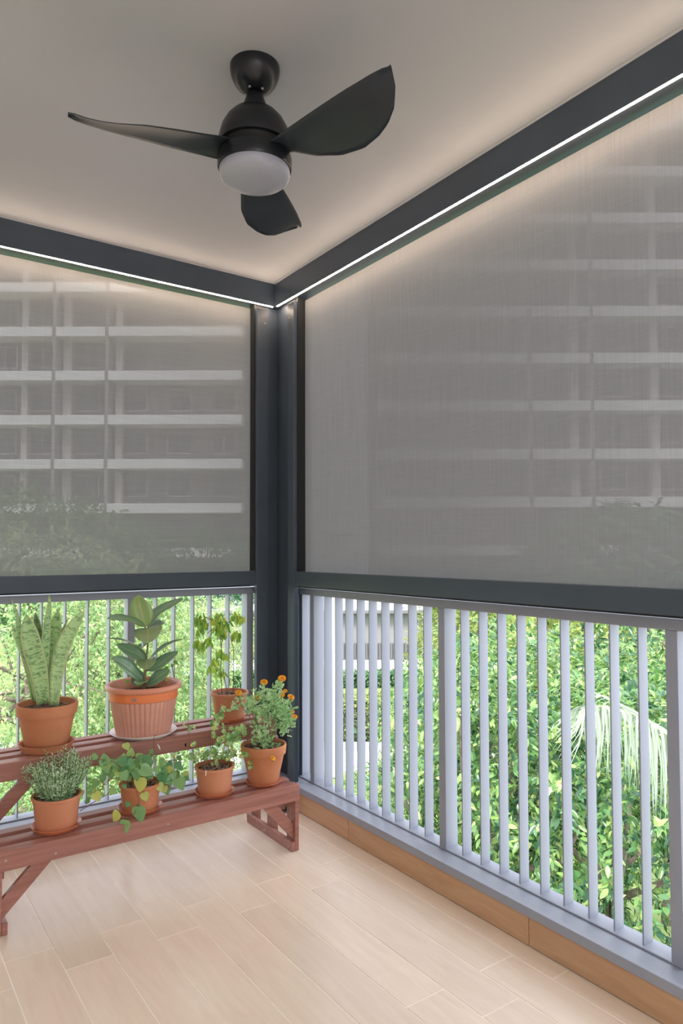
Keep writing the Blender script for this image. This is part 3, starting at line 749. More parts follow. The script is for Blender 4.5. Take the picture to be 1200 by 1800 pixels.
# ---- drooping plant (upper right)
c = pc['third']; root = pot('lip', c, UZ+SAU, .087, .062, .128, 'terra2', .018, 60)
tag(root, 'small plant with drooping leaves on thin stems, rightmost on the upper tier', 'plant', 'potted plants on the stand')
pebbles(c, .062, UZ+SAU+.128-.016, 60, root, M['pebble'], .008, 'clay_pebbles')
def tp(zx, zy, dy=0): return at(320+zx/7.5, 1050+zy/7.5, 1, c[1]+dy)
st_ = [([(530,1290),(510,1000),(515,700),(520,540),(470,330),(330,290)], .0), ([(530,1290),(512,1000),(515,650),(480,380),(560,330)], .01),
       ([(678,1270),(676,900),(680,700),(640,520),(700,480)], .02), ([(600,1260),(565,1100),(540,950)], -.02), ([(470,1260),(455,1190)], -.01), ([(470,330),(300,260),(220,300)], 0), ([(520,560),(420,420),(330,480)], .0)]
for pts, dy in st_:
    MB().tube(bez([tp(x, y, dy) for x, y in pts], 12), .0016, 5).build('stem', M['twig'], root, smooth=True)
dm = leafmesh('lance', M['droop'])
clus = [(235,300,60,16),(240,430,35,10),(300,330,40,10),(350,560,35,9),(220,600,25,10),(470,300,80,18),(480,430,60,16),(560,470,35,8),(270,640,40,9),(530,380,60,10),(720,500,50,10),(700,260,45,8),(780,270,30,6),(510,730,60,8),(440,850,40,8),(370,930,35,6),(470,970,40,6),(545,1010,25,4),(560,760,30,4),(590,350,40,6)]
for zx, zy, sp_, n in clus:
    for _ in range(int(n*2.3)):
        p = Vector(tp(zx+random.gauss(0, sp_*.55), zy-20+random.gauss(0, sp_*.55), random.uniform(-.05, .05)))
        d = Vector((random.uniform(-.5,.5), random.uniform(-.5,.5), -1)); put_leaf(dm, root, p, d, vdir+R3(.9), random.uniform(.024, .044))

# ---- rosemary
c = pc['rosemary']; root = pot('lip', c, LZ+SAU, .088, .070, .122, 'terra2', .020, 220)
tag(root, 'bushy fine-leaved rosemary in a terracotta coloured pot, leftmost on the lower tier', 'plant', 'potted plants on the stand')
nv, nf, tints, sm_ = [], [], [], MB()
z0 = LZ+SAU+.10
def card(v, f, tn, p, d, nrm, L, W, tint):
    d = Vector(d).normalized(); s_ = d.cross(Vector(nrm)); s_ = s_.normalized() if s_.length > 1e-4 else d.orthogonal().normalized()
    u_ = s_.cross(d); n0 = len(v); m_ = p+d*L*.45
    v += [tuple(p), tuple(m_-s_*W/2+u_*W*.12), tuple(m_-u_*W*.1), tuple(m_+s_*W/2+u_*W*.12), tuple(p+d*L-u_*L*.06)]
    f += [(n0, n0+2, n0+1), (n0, n0+3, n0+2), (n0+1, n0+2, n0+4), (n0+2, n0+3, n0+4)]; tn += [tint]*5
def tmesh_build(name, v, f, tn, m, parent, kind='stuff'):
    me = bpy.data.meshes.new(name); me.from_pydata(v, [], f); me.materials.append(m)
    a = me.attributes.new('tint', 'FLOAT', 'POINT'); a.data.foreach_set('value', tn)
    o = bpy.data.objects.new(name, me); COL.objects.link(o)
    if parent is not None: o.parent = parent; o.matrix_parent_inverse = Matrix.Translation(-wloc(parent))
    if kind: o['kind'] = kind
    return o
for k in range(150):
    a = random.random()*2*PI; q = .040*math.sqrt(random.random()); b = Vector((c[0]+.005+q*math.cos(a), c[1]+q*math.sin(a), z0))
    lean = random.uniform(.03, .085)*(q/.035*.6+.4); h = random.uniform(.09, .185)*(1-.25*q/.035)
    if math.cos(a-.6) > .2: h *= 1.12
    tip = b+Vector((math.cos(a)*lean, math.sin(a)*lean, h)); mid = (b+tip)/2+Vector((math.cos(a)*lean*.15, math.sin(a)*lean*.15, 0))
    P = bez([b, mid, tip], 10); sm_.tube(P, [.0012]*11, 4)
    for i in range(30):
        t = i/29*.96+.04; kx = min(9, int(t*10)); pt = P[kx].lerp(P[kx+1], t*10-kx); ax = (P[kx+1]-P[kx]).normalized()
        out = R3(1); out = (out-ax*out.dot(ax)).normalized()
        card(nv, nf, tints, pt, out+ax*random.uniform(.4, 1.3), R3(1), random.uniform(.013, .022), .0034, min(1, max(0, random.gauss(.35+.4*t, .2))))
sm_.build('stems', M['stem'], root)['kind'] = 'stuff'
tmesh_build('needles', nv, nf, tints, M['needle'], root)

# ---- heart-leaved trailing plant
c = pc['heart']; root = pot('lip', c, LZ+SAU, .081, .066, .106, 'terra', .016, 120)
tag(root, 'trailing heart-leaved plant spilling over its pot in the middle of the lower tier', 'plant', 'potted plants on the stand')
hm = leafmesh('heart', M['heart'])
def hp(zx, zy, dy=0): return at(130+zx/5.4545, 1290+zy/5.4545, 1, c[1]+dy)
# (x, y, size px in zoom, tip dir dx,dy (down positive), depth)
HL = [(215,225,75,-.7,.9,-.06),(300,290,120,-.2,-.5,-.05),(300,240,90,-1,.1,-.04),(380,270,70,.3,.5,-.02),(400,340,60,.2,1,0),(280,430,90,-.1,1,-.03),(230,470,95,-.6,.4,-.03),(350,545,80,.5,.9,-.05),
 (200,600,105,.4,.9,-.04),(150,640,70,-.7,.5,-.02),(90,570,70,-.8,-.2,.02),(200,560,60,0,-1,.0),(470,250,80,.2,-1,.02),(540,210,95,0,-1,.03),(500,320,110,-.4,.6,-.04),(470,400,110,.3,1,-.07),(600,230,85,.6,-.6,.02),(640,270,105,.8,.1,-.02),
 (640,350,150,.9,.3,-.07),(600,410,90,.1,1,-.08),(560,330,80,-.3,.6,-.05),(690,300,80,.5,.6,0),(740,190,60,.2,-.8,.05),(760,230,60,.6,-.3,.04),(730,410,70,.5,1,-.05),(770,340,60,.4,.8,.0),(840,370,90,.6,.6,-.03),(850,430,130,-.2,1,-.06),
 (900,300,90,.6,.8,.02),(810,510,100,.3,1,-.06),(870,450,80,.9,.4,-.04),(900,490,90,.1,1,-.05),(950,400,90,.5,1,.0),(985,440,85,.4,1,-.02),(1000,480,150,.25,1,-.05),(1010,330,60,.7,.4,.04),(1050,380,70,.9,.2,.04),(1060,430,70,.8,.5,.05),(1000,240,60,.4,-.8,.08),(960,220,60,-.4,-.6,.08),
 (650,480,165,-.05,1,-.088),(670,600,100,.2,1,-.082),(625,760,170,0,1,-.113),(430,790,120,-.6,.8,-.108),(500,880,140,-.1,1,-.113),(530,680,70,-.8,.9,-.09),(480,500,60,.3,.8,-.08),(420,470,50,-.2,.8,-.07),(360,400,80,-.2,1,0),(340,330,70,.2,.8,.03),
 (560,250,70,-.5,.3,0),(700,220,70,.3,.4,.05),(830,250,60,.8,.2,.05),(430,330,60,.1,.8,.0)]
for _ in range(46):
    a = random.random()*2*PI; q = random.random()**.6
    HL.append((590+q*210*math.cos(a), 330+q*95*math.sin(a), random.uniform(65, 115), random.uniform(-.8,.8), random.uniform(-.5,1), random.uniform(-.07,.06)))
for _ in range(22): HL.append((random.gauss(900,75), random.gauss(410,70), random.uniform(60, 110), random.uniform(-.3,.8), random.uniform(.2,1), random.uniform(-.05,.05)))
for _ in range(10): HL.append((random.gauss(340,50), random.gauss(310,60), random.uniform(60, 95), random.uniform(-.8,.3), random.uniform(-.2,1), random.uniform(-.04,.02)))
for k, (zx, zy, sz, dx, dy_, dep) in enumerate(HL):
    p = Vector(hp(zx, zy-(sz*.35*dy_ if dy_ > 0 else 0), dep)); d = rdir*dx+U*(-dy_)+R3(.15)
    n = vdir+U*(.25 if dy_ > .5 else .8)+R3(.35)
    put_leaf(hm, root, p, d, n, sz/5.4545/448*.80*1.08)
vines = [[(560,460,-.04),(600,560,-.082),(618,660,-.095),(560,800,-.112),(500,880,-.113)],[(618,660,-.095),(625,760,-.112)],[(470,420,-.05),(330,440,-.05),(250,560,-.03),(250,640,-.04)],[(440,420,-.05),(330,570,-.03),(180,660,-.02),(60,740,.0)],[(250,450,-.03),(300,490,-.03),(340,440,-.03)],
         [(640,430,-.03),(800,330,0),(900,260,.05),(1000,250,.08)],[(650,440,-.03),(830,470,-.05),(960,520,-.05),(1010,480,-.04)],[(500,420,-.03),(400,280,-.03),(230,240,-.05)],[(560,430,0),(560,300,.02),(540,210,.03)],[(600,430,0),(760,330,.03),(770,180,.05),(765,30,.06),(790,15,.06)],[(560,800,-.112),(430,800,-.108)]]
for vv in vines:
    MB().tube(bez([hp(*q) for q in vv], 12), .0014, 5).build('stem', M['redstem'], root, smooth=True)
pl = part_leaf(root, [hp(800,95,.05), hp(815,125,.05), hp(828,158,.05)], .006, vdir, M['white'], None, .1, 6, 'dry_leaf')

# ---- ivy
c = pc['ivy']; root = pot('lip', c, LZ+SAU, .083, .066, .116, 'terra2', .014, 260)
tag(root, 'ivy with tall yellow-green shoots in a plain pot, left of the marigold', 'plant', 'potted plants on the stand')
im = leafmesh('ivy', M['ivy'])
def ip(zx, zy, dy=0): return at(310+zx/8.571, 1220+zy/8.571, 1, c[1]+dy)
ivst = [[(560,1040),(545,760),(540,640),(600,480),(640,350),(680,220)],[(620,1040),(700,840),(760,640),(830,590),(950,540),(1030,500)],[(700,1060),(850,950),(960,910),(1080,940),(1130,1040)],[(560,1050),(560,900),(520,640),(510,540)],
        [(420,1060),(300,1000),(230,820),(180,600),(180,420)],[(640,1050),(740,760),(770,560)],[(740,650),(900,640),(980,600),(1030,720)],[(540,700),(700,640),(900,650)]]
for vv in ivst: MB().tube(bez([ip(x, y, -.01) for x, y in vv], 12), .0012, 5).build('stem', M['redstem'], root, smooth=True)
ivc = [(680,240,60,7,70),(640,330,50,6,75),(610,420,45,5,90),(600,500,40,4,95),(550,600,40,5,75),(640,680,45,5,85),(720,590,45,5,70),(780,620,40,5,80),(860,560,50,6,80),(950,500,60,9,90),(1010,560,40,5,90),(940,650,60,7,90),(830,680,50,6,90),
       (770,740,40,5,70),(640,740,50,5,60),(450,900,70,12,60),(350,880,50,8,50),(560,880,60,14,62),(620,960,60,10,62),(700,900,60,12,60),(760,960,50,8,60),(830,860,50,10,60),(850,920,40,7,55),(1000,910,45,6,75),(1080,930,50,6,85),(1110,1010,40,5,80),(1110,1090,30,3,80),
       (230,780,30,4,60),(210,500,50,6,60),(140,460,20,2,60),(260,980,40,5,70),(210,930,30,3,70),(700,480,30,3,50),(420,960,40,6,50),(580,1010,40,5,55)]
for zx, zy, sp_, n, sz in ivc:
    for _ in range(int(n*1.4)):
        p = Vector(ip(zx+random.gauss(0, sp_*.5), zy+random.gauss(0, sp_*.5), random.uniform(-.045, .035)))
        put_leaf(im, root, p, Vector((random.uniform(-1,1), random.uniform(-1,.4), random.uniform(-1,.35))), vdir+U*.6+R3(.7), sz/8.571/420*random.uniform(.75, 1.15))
# dried white tag at the rim
MB().tube([ip(446,1150,-.088), ip(440,1230,-.086)], .0018, 5).build('dry_leaf', M['white'], root)

# ---- marigold
c = pc['marigold']; root = pot('band', c, LZ+SAU, .100, .063, .168, 'terra', .016, 160)
tag(root, 'marigold with feathery foliage and orange flowers in a terracotta pot by the corner post', 'plant', 'potted plants on the stand')
def mp_(zx, zy, dy=0): return at(400+zx/7.826, 1170+zy/7.826, 1, c[1]+dy)
nv, nf, tints = [], [], []
stems = [[(560,1080),(540,900),(500,650),(440,480),(480,340),(500,250)],[(580,1080),(600,850),(650,600),(700,420),(740,210)],[(600,1080),(640,800),(760,600),(830,520),(870,450)],[(600,1080),(650,850),(760,750),(860,700),(915,710)],
         [(560,1080),(480,900),(400,760),(380,560),(410,460)],[(540,1080),(450,860),(380,760),(330,620),(395,640)],[(560,1080),(450,1000),(500,1120),(600,1200),(620,1270)],[(560,1080),(400,900),(300,700),(200,560),(150,390)],
         [(600,1080),(700,850),(760,880),(780,960)],[(600,1080),(560,760),(560,520),(560,440)],[(600,1080),(640,700),(640,520),(730,400)],[(640,620),(760,520),(790,370)],[(760,680),(840,640),(895,640)]]
for i, vv in enumerate(stems):
    dd = random.uniform(-.04, .04)
    P = bez([mp_(x, y, dd*(k/len(vv))) for k, (x, y) in enumerate(vv)], 16)
    MB().tube(P, .0015, 5).build('stem', M['stem'], root, smooth=True)
def frond(p, d, L):
    d = Vector(d).normalized(); s_ = d.cross(R3(1)).normalized()
    card(nv, nf, tints, p, d, s_.cross(d), L, .0018, .5)
    t0 = min(1, max(0, random.gauss(.55, .25)))
    for k in range(6):
        q = p+d*L*(k+1)/7
        for sg in (1, -1):
            card(nv, nf, tints, q, s_*sg+d*.8+R3(.2), R3(1), L*.40*(1-.4*abs(k-2.5)/2.5), .0046, t0)
mcl = [(500,350,70,24),(430,420,60,20),(600,430,90,48),(560,520,110,66),(700,520,90,48),(330,520,60,26),(320,620,60,26),(420,600,80,36),(640,640,110,64),(760,640,80,44),(830,720,60,32),(840,820,45,22),(740,820,60,24),(770,920,35,14),(450,700,80,30),(560,780,80,24),
       (380,840,45,14),(480,900,70,30),(450,980,60,26),(560,1000,70,34),(600,1100,60,26),(500,1100,50,18),(480,1180,35,9),(640,1160,40,12),(700,300,40,12),(830,520,40,14),(860,600,30,10),(150,480,40,16),(120,560,30,9),(90,600,25,6),(720,260,40,8),(600,1200,45,8),(380,1060,30,8),(290,470,30,10)]
for zx, zy, sp_, n in mcl:
    for _ in range(n):
        p = Vector(mp_(zx+random.gauss(0, sp_*.6), zy+random.gauss(0, sp_*.6), random.uniform(-.07, .07)))
        frond(p, Vector((random.uniform(-1,1), random.uniform(-1,1), random.uniform(-.4,1))), random.uniform(.018, .032))
tmesh_build('foliage', nv, nf, tints, M['feather'], root)
for zx, zy, sz in ((500,230,95),(745,180,105),(735,400,90),(790,350,60),(870,435,95),(410,445,85),(400,635,55),(895,640,50),(920,705,75),(618,1275,70),(150,375,85)):
    p = Vector(mp_(zx, zy, random.uniform(-.05, .0) if zy < 1200 else -.11)); r_ = sz/7.826/403*.54
    fm = MB(); tilt = Vector((random.uniform(-.5,.1), -.75, 1)).normalized(); q = tilt.to_track_quat('Z', 'Y')
    for ring, (nn, rr, hh) in enumerate(((13, 1, .0), (11, .75, .25), (8, .45, .42), (5, .2, .5))):
        for k in range(nn):
            a = 2*PI*k/nn+ring*.4+random.uniform(-.1,.1); o1 = Vector((math.cos(a), math.sin(a), 0)); o2 = Vector((-math.sin(a), math.cos(a), 0))
            b = o1*r_*rr*.35+U*r_*hh; t_ = o1*r_*rr+U*r_*(hh+.22*(1-rr)+.04); wv = o2*r_*.24
            n0 = len(fm.v)
            for vv in (b-wv*.5, b+wv*.5, t_+wv+U*r_*.06, t_*1.04, t_-wv+U*r_*.06): fm.v.append(tuple(p+q@vv))
            fm.f.append(tuple(n0+i for i in range(5)))
    fm.lathe([(r_*.34, r_*.30), (r_*.30, r_*.55), (r_*.16, r_*.68), (.0002, r_*.70)], tuple(p), 9)
    fl_ = fm.build('flower', M['petal'], root)
    MB().lathe([(.0008,-r_*1.3),(r_*.28,-r_*.9),(r_*.36,-r_*.2),(r_*.3,r_*.1)], p, 10).build('flower_cup', M['stem'], fl_, smooth=True)
# support stake behind the foliage (only its foot shows under the leaves)
MB().tube([mp_(650,900,.04), mp_(655,1000,.04)], .005, 8).build('stake', M['wood'], root)

# ================================================================ GARDEN
GZ = -4.2
g = MB(); g.box(-60, 80, -8, 90, GZ-.3, GZ-.02); gr = g.build('ground', M['lawn']); tag(gr, kind='structure')
gr.name = 'ground'
fwd = Vector((cF[0], cF[1], 0)).normalized(); rt = Vector((_r[0], _r[1], 0)); CG = Vector((CAM[0], CAM[1], 0))
def gp(lat, dep, z=0): p = CG+rt*lat+fwd*dep; return Vector((p.x, p.y, z))
def slab(name, l0, l1, d0, d1, z0, z1, m, parent=None, bevel=0):
    p = [gp(l0,d0,z0), gp(l1,d0,z0), gp(l1,d1,z0), gp(l0,d1,z0), gp(l0,d0,z1), gp(l1,d0,z1), gp(l1,d1,z1), gp(l0,d1,z1)]
    return MB().hexa(p).build(name, m, parent, bevel=bevel)
def lx(px, dep): return (px-PCX)/FPX*dep
def zy(py, dep): return CAM[2]+(967-py)/FPX*dep
tag(MB().box(-12, 3.4, -8, .2, GZ-.021, GZ+.03).box(-12, .0, .2, 3.6, GZ-.021, GZ+.03).build('bounce_slab', M['bounce']), kind='structure')  # slab added at the building foot to bounce neutral light, mostly unseen
tag(slab('path', -14, 7, 17.6, 19.3, GZ-.02, GZ+.02, M['path']), kind='structure')
tag(slab('path', -9, -2.6, 9.5, 13.5, GZ-.019, GZ+.015, M['path']), kind='structure')
tag(slab('kerb', -14, 7, 19.3, 19.6, GZ-.02, GZ+.18, M['kerb']), kind='structure')

# leaf clouds --------------------------------------------------------------
def leaf_arrays(P, D, Nn, Ln, Wd):
    """8-vertex folded leaves, vectorised"""
    D = D/np.linalg.norm(D, axis=1, keepdims=True); S = np.cross(D, Nn); S /= np.linalg.norm(S, axis=1, keepdims=True)+1e-9
    Uu = np.cross(S, D); L = Ln[:, None]; W_ = Wd[:, None]
    vs = [P, P+D*L*.30-S*W_*.46+Uu*W_*.12, P+D*L*.30-Uu*W_*.04, P+D*L*.30+S*W_*.46+Uu*W_*.12,
          P+D*L*.64-S*W_*.38+Uu*W_*.04-Uu*L*.03, P+D*L*.64-Uu*L*.07, P+D*L*.64+S*W_*.38+Uu*W_*.04-Uu*L*.03, P+D*L-Uu*L*.16]
    return np.stack(vs, 1)     # n,8,3
LF = np.array([[0,2,1,1],[0,3,2,2],[1,2,5,4],[2,3,6,5],[4,5,7,7],[5,6,7,7]])
def cloud_mesh(name, V, tint, m, parent):
    n = len(V); me = bpy.data.meshes.new(name)
    tri = [[0,2,1],[0,3,2],[1,2,5],[1,5,4],[2,3,6],[2,6,5],[4,5,7],[5,6,7]]
    T = (np.array(tri)[None]+(np.arange(n)*8)[:, None, None]).reshape(-1)
    me.vertices.add(n*8); me.vertices.foreach_set('co', V.reshape(-1).astype(np.float32))
    me.loops.add(len(T)); me.loops.foreach_set('vertex_index', T.astype(np.int32))
    me.polygons.add(len(T)//3); me.polygons.foreach_set('loop_start', np.arange(0, len(T), 3, dtype=np.int32))
    me.update(calc_edges=True); me.validate()
    a = me.attributes.new('tint', 'FLOAT', 'POINT'); a.data.foreach_set('value', np.repeat(tint, 8).astype(np.float32))
    me.materials.append(m); o = bpy.data.objects.new(name, me); COL.objects.link(o); o.parent = parent
    if parent is not None: o.matrix_parent_inverse = Matrix.Translation(-wloc(parent))
    o['kind'] = 'stuff'; return o
def crown_points(cen, rad, nclus, per, spread, shell=.55, lump=.25):
    """twig clusters spread through the outer part of a lumpy ellipsoid"""
    u = rng.normal(size=(nclus, 3)); u /= np.linalg.norm(u, axis=1, keepdims=True)
    lumps = rng.normal(size=(9, 3)); lumps /= np.linalg.norm(lumps, axis=1, keepdims=True)
    bump = 1+lump*(np.max(u@lumps.T, axis=1)-.7)
    rr = (shell+(1-shell)*rng.random(nclus)**.5)*bump
    base = np.array(cen)+u*rr[:, None]*np.array(rad)
    tw = u*.7+rng.normal(size=(nclus, 3))*.45+np.array([0, 0, -.15]); tw /= np.linalg.norm(tw, axis=1, keepdims=True)
    t = np.tile(np.linspace(0, 1, per), nclus)
    B = np.repeat(base, per, 0); Tw = np.repeat(tw, per, 0)
    P = B+Tw*(t*spread)[:, None]+np.array([0, 0, -1])*((t**2)*spread*.35)[:, None]
    rnd = rng.normal(size=P.shape); side = np.cross(Tw, rnd); side /= np.linalg.norm(side, axis=1, keepdims=True)+1e-9
    D = Tw*.6+side*.8+np.array([0, 0, -.35])
    N_ = np.array([0, 0, 1.0])+rng.normal(size=P.shape)*.45+np.repeat(u, per, 0)*.5
    ctint = np.repeat(rng.random(nclus), per)
    return P, D, N_, base, ctint
def crown_limbs(root, foot, cen, base, n, r0):
    """trunk and limbs reaching into the crown"""
    foot = Vector(foot); cen = Vector(cen); mid = foot.lerp(cen, .5)+R3(.15)
    MB().tube(bez([foot, mid, cen+Vector((0,0,.2))], 10), [r0*(1-.06*i) for i in range(11)], 8).build('trunk', M['bark'], root, smooth=True)
    for i in range(n):
        e = Vector(base[rng.integers(len(base))]); s_ = foot.lerp(cen, random.uniform(.35, 1.0)); m_ = s_.lerp(e, .5)+R3(.2)+Vector((0,0,.15))
        MB().tube(bez([s_, m_, e], 8), [r0*.42*(1-.1*k) for k in range(9)], 5).build('branch', M['bark'], root, smooth=True)
NEAR = [None]
def tree(cen, rad, nclus, per, spread, LL, WW, mk, label, foot=None, limbs=10, r0=.09, parts=False, tb=(.45,.22), name='tree', cat='tree', group=None):
    cen = tuple(cen); foot = foot or (cen[0]+random.uniform(-.3,.3), cen[1]+random.uniform(-.3,.3), GZ-.02)
    root = empty(name, foot); tag(root, label, cat, group or ('trees in the garden' if cat == 'tree' else 'shrubs in the garden'))
    P, D, N_, base, ct = crown_points(cen, rad, nclus, per, spread)
    keep = (P[:, 2] > GZ+.1) & ~((P[:, 0] < .45) & (P[:, 1] < .45))
    P, D, N_, ct = P[keep], D[keep], N_[keep], ct[keep]; n = len(P)
    Ln = LL*(.65+.6*rng.random(n)); Wd = Ln*WW*(.85+.3*rng.random(n))
    tint = np.clip(tb[0]+(ct-.5)*.5+rng.normal(size=n)*tb[1], 0, 1)
    if parts:
        v = P-CAM; dep = v@cF; px = PCX+FPX*(v@cR)/dep; py = PCY-FPX*(v@cU)/dep
        vis = (dep > .5) & (px > 520) & (px < 1200) & (py > 1060) & (py < 1700)
        # cells of the view: keep the front-most leaves, the ones that show largest
        score = np.where(vis, np.linalg.norm(v, axis=1)-Ln*8, 1e9); idx = np.argsort(score)[:300]
        idx = idx[score[idx] < 1e8]
        mask = np.zeros(n, bool); mask[idx] = True
        Dn = D/np.linalg.norm(D, axis=1, keepdims=True)
        for i in idx:
            me = BL[int(min(7, tint[i]*8))]
            inst('leaf', me, root, P[i], frame(Dn[i], N_[i]), (Wd[i], Ln[i], Ln[i]))
        P, D, N_, Ln, Wd, tint = (a[~mask] for a in (P, D, N_, Ln, Wd, tint))
    cloud_mesh('foliage', leaf_arrays(P, D, N_, Ln, Wd), tint, M[mk], root)
    crown_limbs(root, foot, cen, base, limbs, r0)
    return root
# single broad leaf meshes in eight tints (pointed oval, folded along the midrib)
BL = []
for k in range(8):
    mb = MB(); prof = [0, .30, .46, .48, .38, .20, 0]; ys_ = [0, .12, .30, .48, .68, .86, 1]
    for i, (w_, y_) in enumerate(zip(prof, ys_)):
        zz = -.14*y_*y_; mb.v += [(-w_, y_, zz+w_*.10), (0, y_, zz-.01), (w_, y_, zz+w_*.10)]
    for i in range(6):
        a = i*3; mb.f += [(a, a+1, a+4, a+3), (a+1, a+2, a+5, a+4)]
    me = mb.mesh('leaf', M['broad'], True)
    at_ = me.attributes.new('tint', 'FLOAT', 'POINT'); at_.data.foreach_set('value', [(k+.5)/8]*len(me.vertices)); BL.append(me)
W = lambda px, py, d: tuple(atd(px, py, d))
tree(W(858,1440,6.6), (1.15,1.15,1.7), 1150, 14, .36, .082, .42, 'broad', 'bright broad-leaved tree nearest the middle railing post', parts=True, tb=(.45,.24))
tree(W(1085,1500,6.2), (1.35,1.3,1.6), 1050, 14, .36, .085, .42, 'broad', 'broad-leaved tree seen low at the right, below the palm frond', parts=True, tb=(.36,.24))
tree(W(690,1510,8.2), (1.0,1.0,1.0), 520, 13, .3, .08, .42, 'broad', 'low leafy shrub top showing just above the sill left of the middle post', parts=True, name='shrub', cat='shrub', tb=(.55,.22))
tree(W(940,1290,8.6), (1.6,1.6,1.2), 1250, 14, .36, .082, .42, 'broad', 'broad-leaved tree filling the gaps right of the middle railing post', parts=True, tb=(.52,.24))
tree(W(1190,1290,8.2), (1.3,1.5,1.2), 900, 13, .36, .082, .42, 'broad', 'broad-leaved tree behind the palm frond beside the right railing post', parts=True, tb=(.48,.24))
tree(W(815,1290,9.9), (.85,1.0,1.1), 620, 13, .34, .08, .42, 'broad', 'pale green tree edging the view of the fence and lawn', parts=False, tb=(.62,.2))
tree(W(1185,1130,10.5), (.9,1.4,1.6), 600, 12, .36, .10, .42, 'broad', 'dark green tree top at the far right under the top rail', tb=(.16,.15))
tree(W(880,1120,21), (2.4,2.4,2.1), 1300, 12, .6, .16, .35, 'olive', 'olive green fine-leaved tree far behind, right of the low grey building', r0=.16)
tree(W(1030,1115,17), (1.7,1.7,1.5), 800, 12, .6, .15, .35, 'olive', 'yellowish fine-leaved tree top far behind the railing at the right', r0=.14, tb=(.6,.2))
# left side: loose small-leaved trees
tree(W(40,1180,12), (2.4,2.0,2.3), 2600, 13, .42, .075, .45, 'fine', 'small-leaved yellow-green tree behind the snake plant', r0=.10, limbs=16, tb=(.5,.22))
tree(W(222,1180,13.5), (1.75,2.0,2.2), 2300, 13, .42, .08, .45, 'fine', 'small-leaved yellow-green tree behind the rubber plant', r0=.10, limbs=16, tb=(.55,.22))
tree(W(375,1112,16.5), (.9,1.2,.75), 520, 12, .42, .085, .42, 'fine', 'small yellowish tree behind the drooping plant, left of the corner post', r0=.07, limbs=8, tb=(.6,.22))
tree(W(20,1420,10.5), (1.7,1.3,.9), 1000, 12, .32, .065, .45, 'fine', 'low green shrub seen under the upper tier at the left edge', name='shrub', cat='shrub', r0=.05, tb=(.35,.2))
tree(W(330,1375,12.5), (1.9,1.5,1.6), 1700, 12, .32, .07, .45, 'fine', 'low green shrub seen between the tiers, left of the marigold', name='shrub', cat='shrub', r0=.05, tb=(.45,.22))
tree(W(60,985,24), (4.2,3.0,2.2), 1300, 12, .7, .2, .45, 'hedge', 'green tree seen dimly through the left blind, above its bottom bar', r0=.2, tb=(.55,.2))
tree(W(335,1005,33), (4.5,2.4,1.95), 1000, 12, .7, .2, .45, 'hedge', 'greyish tree seen dimly low in the left blind, nearer the corner post', r0=.2, tb=(.35,.2))
tree(W(1090,985,24), (4.4,2.4,1.7), 1100, 12, .8, .26, .45, 'hedge', 'tree seen dimly through the right blind in front of the far flats', r0=.22, tb=(.4,.2))

# palm frond ---------------------------------------------------------------
pf = empty('palm_frond', W(1200,1290,6.9)); tag(pf, 'pale drooping palm frond hanging between the broad-leaved trees at the right', 'palm frond')
def pw(x, y, d=6.35): return Vector(atd(960+x/5, 1080+y/5, d))
rach = bez([pw(1180,1100,5.1), pw(1050,1050,5.0), pw(900,950,4.95), pw(720,860,4.95), pw(540,815,5.0), pw(400,812,5.0), pw(330,830,5.05)], 64)
MB().tube(rach, [.010-.0001*i for i in range(65)], 6).build('midrib', M['palmrib'] if 'palmrib' in M else mat('palm_midrib', (.5,.52,.3), .5), pf, smooth=True)
for i in range(1, 65):
    for sg in (0, 1):
        p = rach[i]; L = .44+.10*math.sin(i*1.7)+(.42*(1-i/30) if i < 30 else 0)
        if i > 52: L *= 1-(i-52)/20
        o = (fwd if sg else -fwd)*.10+rt*(-.10 if i > 54 else random.uniform(-.04,.04)); s_ = L*random.uniform(.8, 1.05)
        if random.random() < .05: continue
        pth = [p, p+o*.6+U*(-.02), p+o+U*(-s_*.5)+rt*random.uniform(-.01,.01), p+o*.9+U*(-s_)+rt*(random.uniform(-.03,.02)-(.12 if i > 54 else 0))]
        part_leaf(pf, pth, .018, vdir+rt*random.uniform(-.7,.7), M['palm'], lambda t: min(1, t*6+.2)*max(0, 1-t**2.2), .25, 7, 'leaflet')
for i in range(6, 26, 2):        # a few upper leaflets standing off to the right
    p = rach[i]; pth = [p, p-rt*.05+U*.05, p-rt*(.12+.01*i)+U*(.10+.004*i), p-rt*(.20+.01*i)+U*.13]
    part_leaf(pf, pth, .014, vdir, M['palm'], lambda t: max(0, 1-t**2), .2, 6, 'leaflet')

# low grey building -------------------------------------------------------
D0 = 31.0
bl = empty('low_building', gp(-.5, D0+3, GZ)); tag(bl, 'low grey building with white base and louvres behind the right railing, left end', 'building')
LB0, LB1 = lx(325, D0), lx(748, D0)
slab('wall', LB0, LB1, D0+.15, D0+6, GZ-.02, zy(1076, D0), M['bwall'], bl)
slab('white_base', LB0-.02, LB1+.02, D0, D0+.149, GZ-.02, zy(1161, D0), M['bwhite'], bl)
slab('roof_edge', LB0-.2, LB1+.2, D0-.25, D0+.149, zy(1079, D0), zy(1074, D0), M['louvre'], bl)
p = [gp(LB0-.2,D0+.15,zy(1076,D0)+.001), gp(LB1+.2,D0+.15,zy(1076,D0)+.001), gp(LB1+.2,D0+7,zy(1050,D0+5)), gp(LB0-.2,D0+7,zy(1050,D0+5))]
MB().hexa([q for q in p]+[q+U*.08 for q in p]).build('roof', M['roofp'], bl)
x = LB0+.4
while x < LB1-.5:
    pn = slab('louvre_panel', x, x+1.55, D0+.10, D0+.149, zy(1160,D0)+.01, zy(1132,D0), M['bdark'], bl)
    for k in range(12):
        slab('slat', x+.03+k*.127, x+.09+k*.127, D0+.03, D0+.099, zy(1160,D0)+.02, zy(1132,D0)-.01, M['louvre'], pn)
    x += 1.6
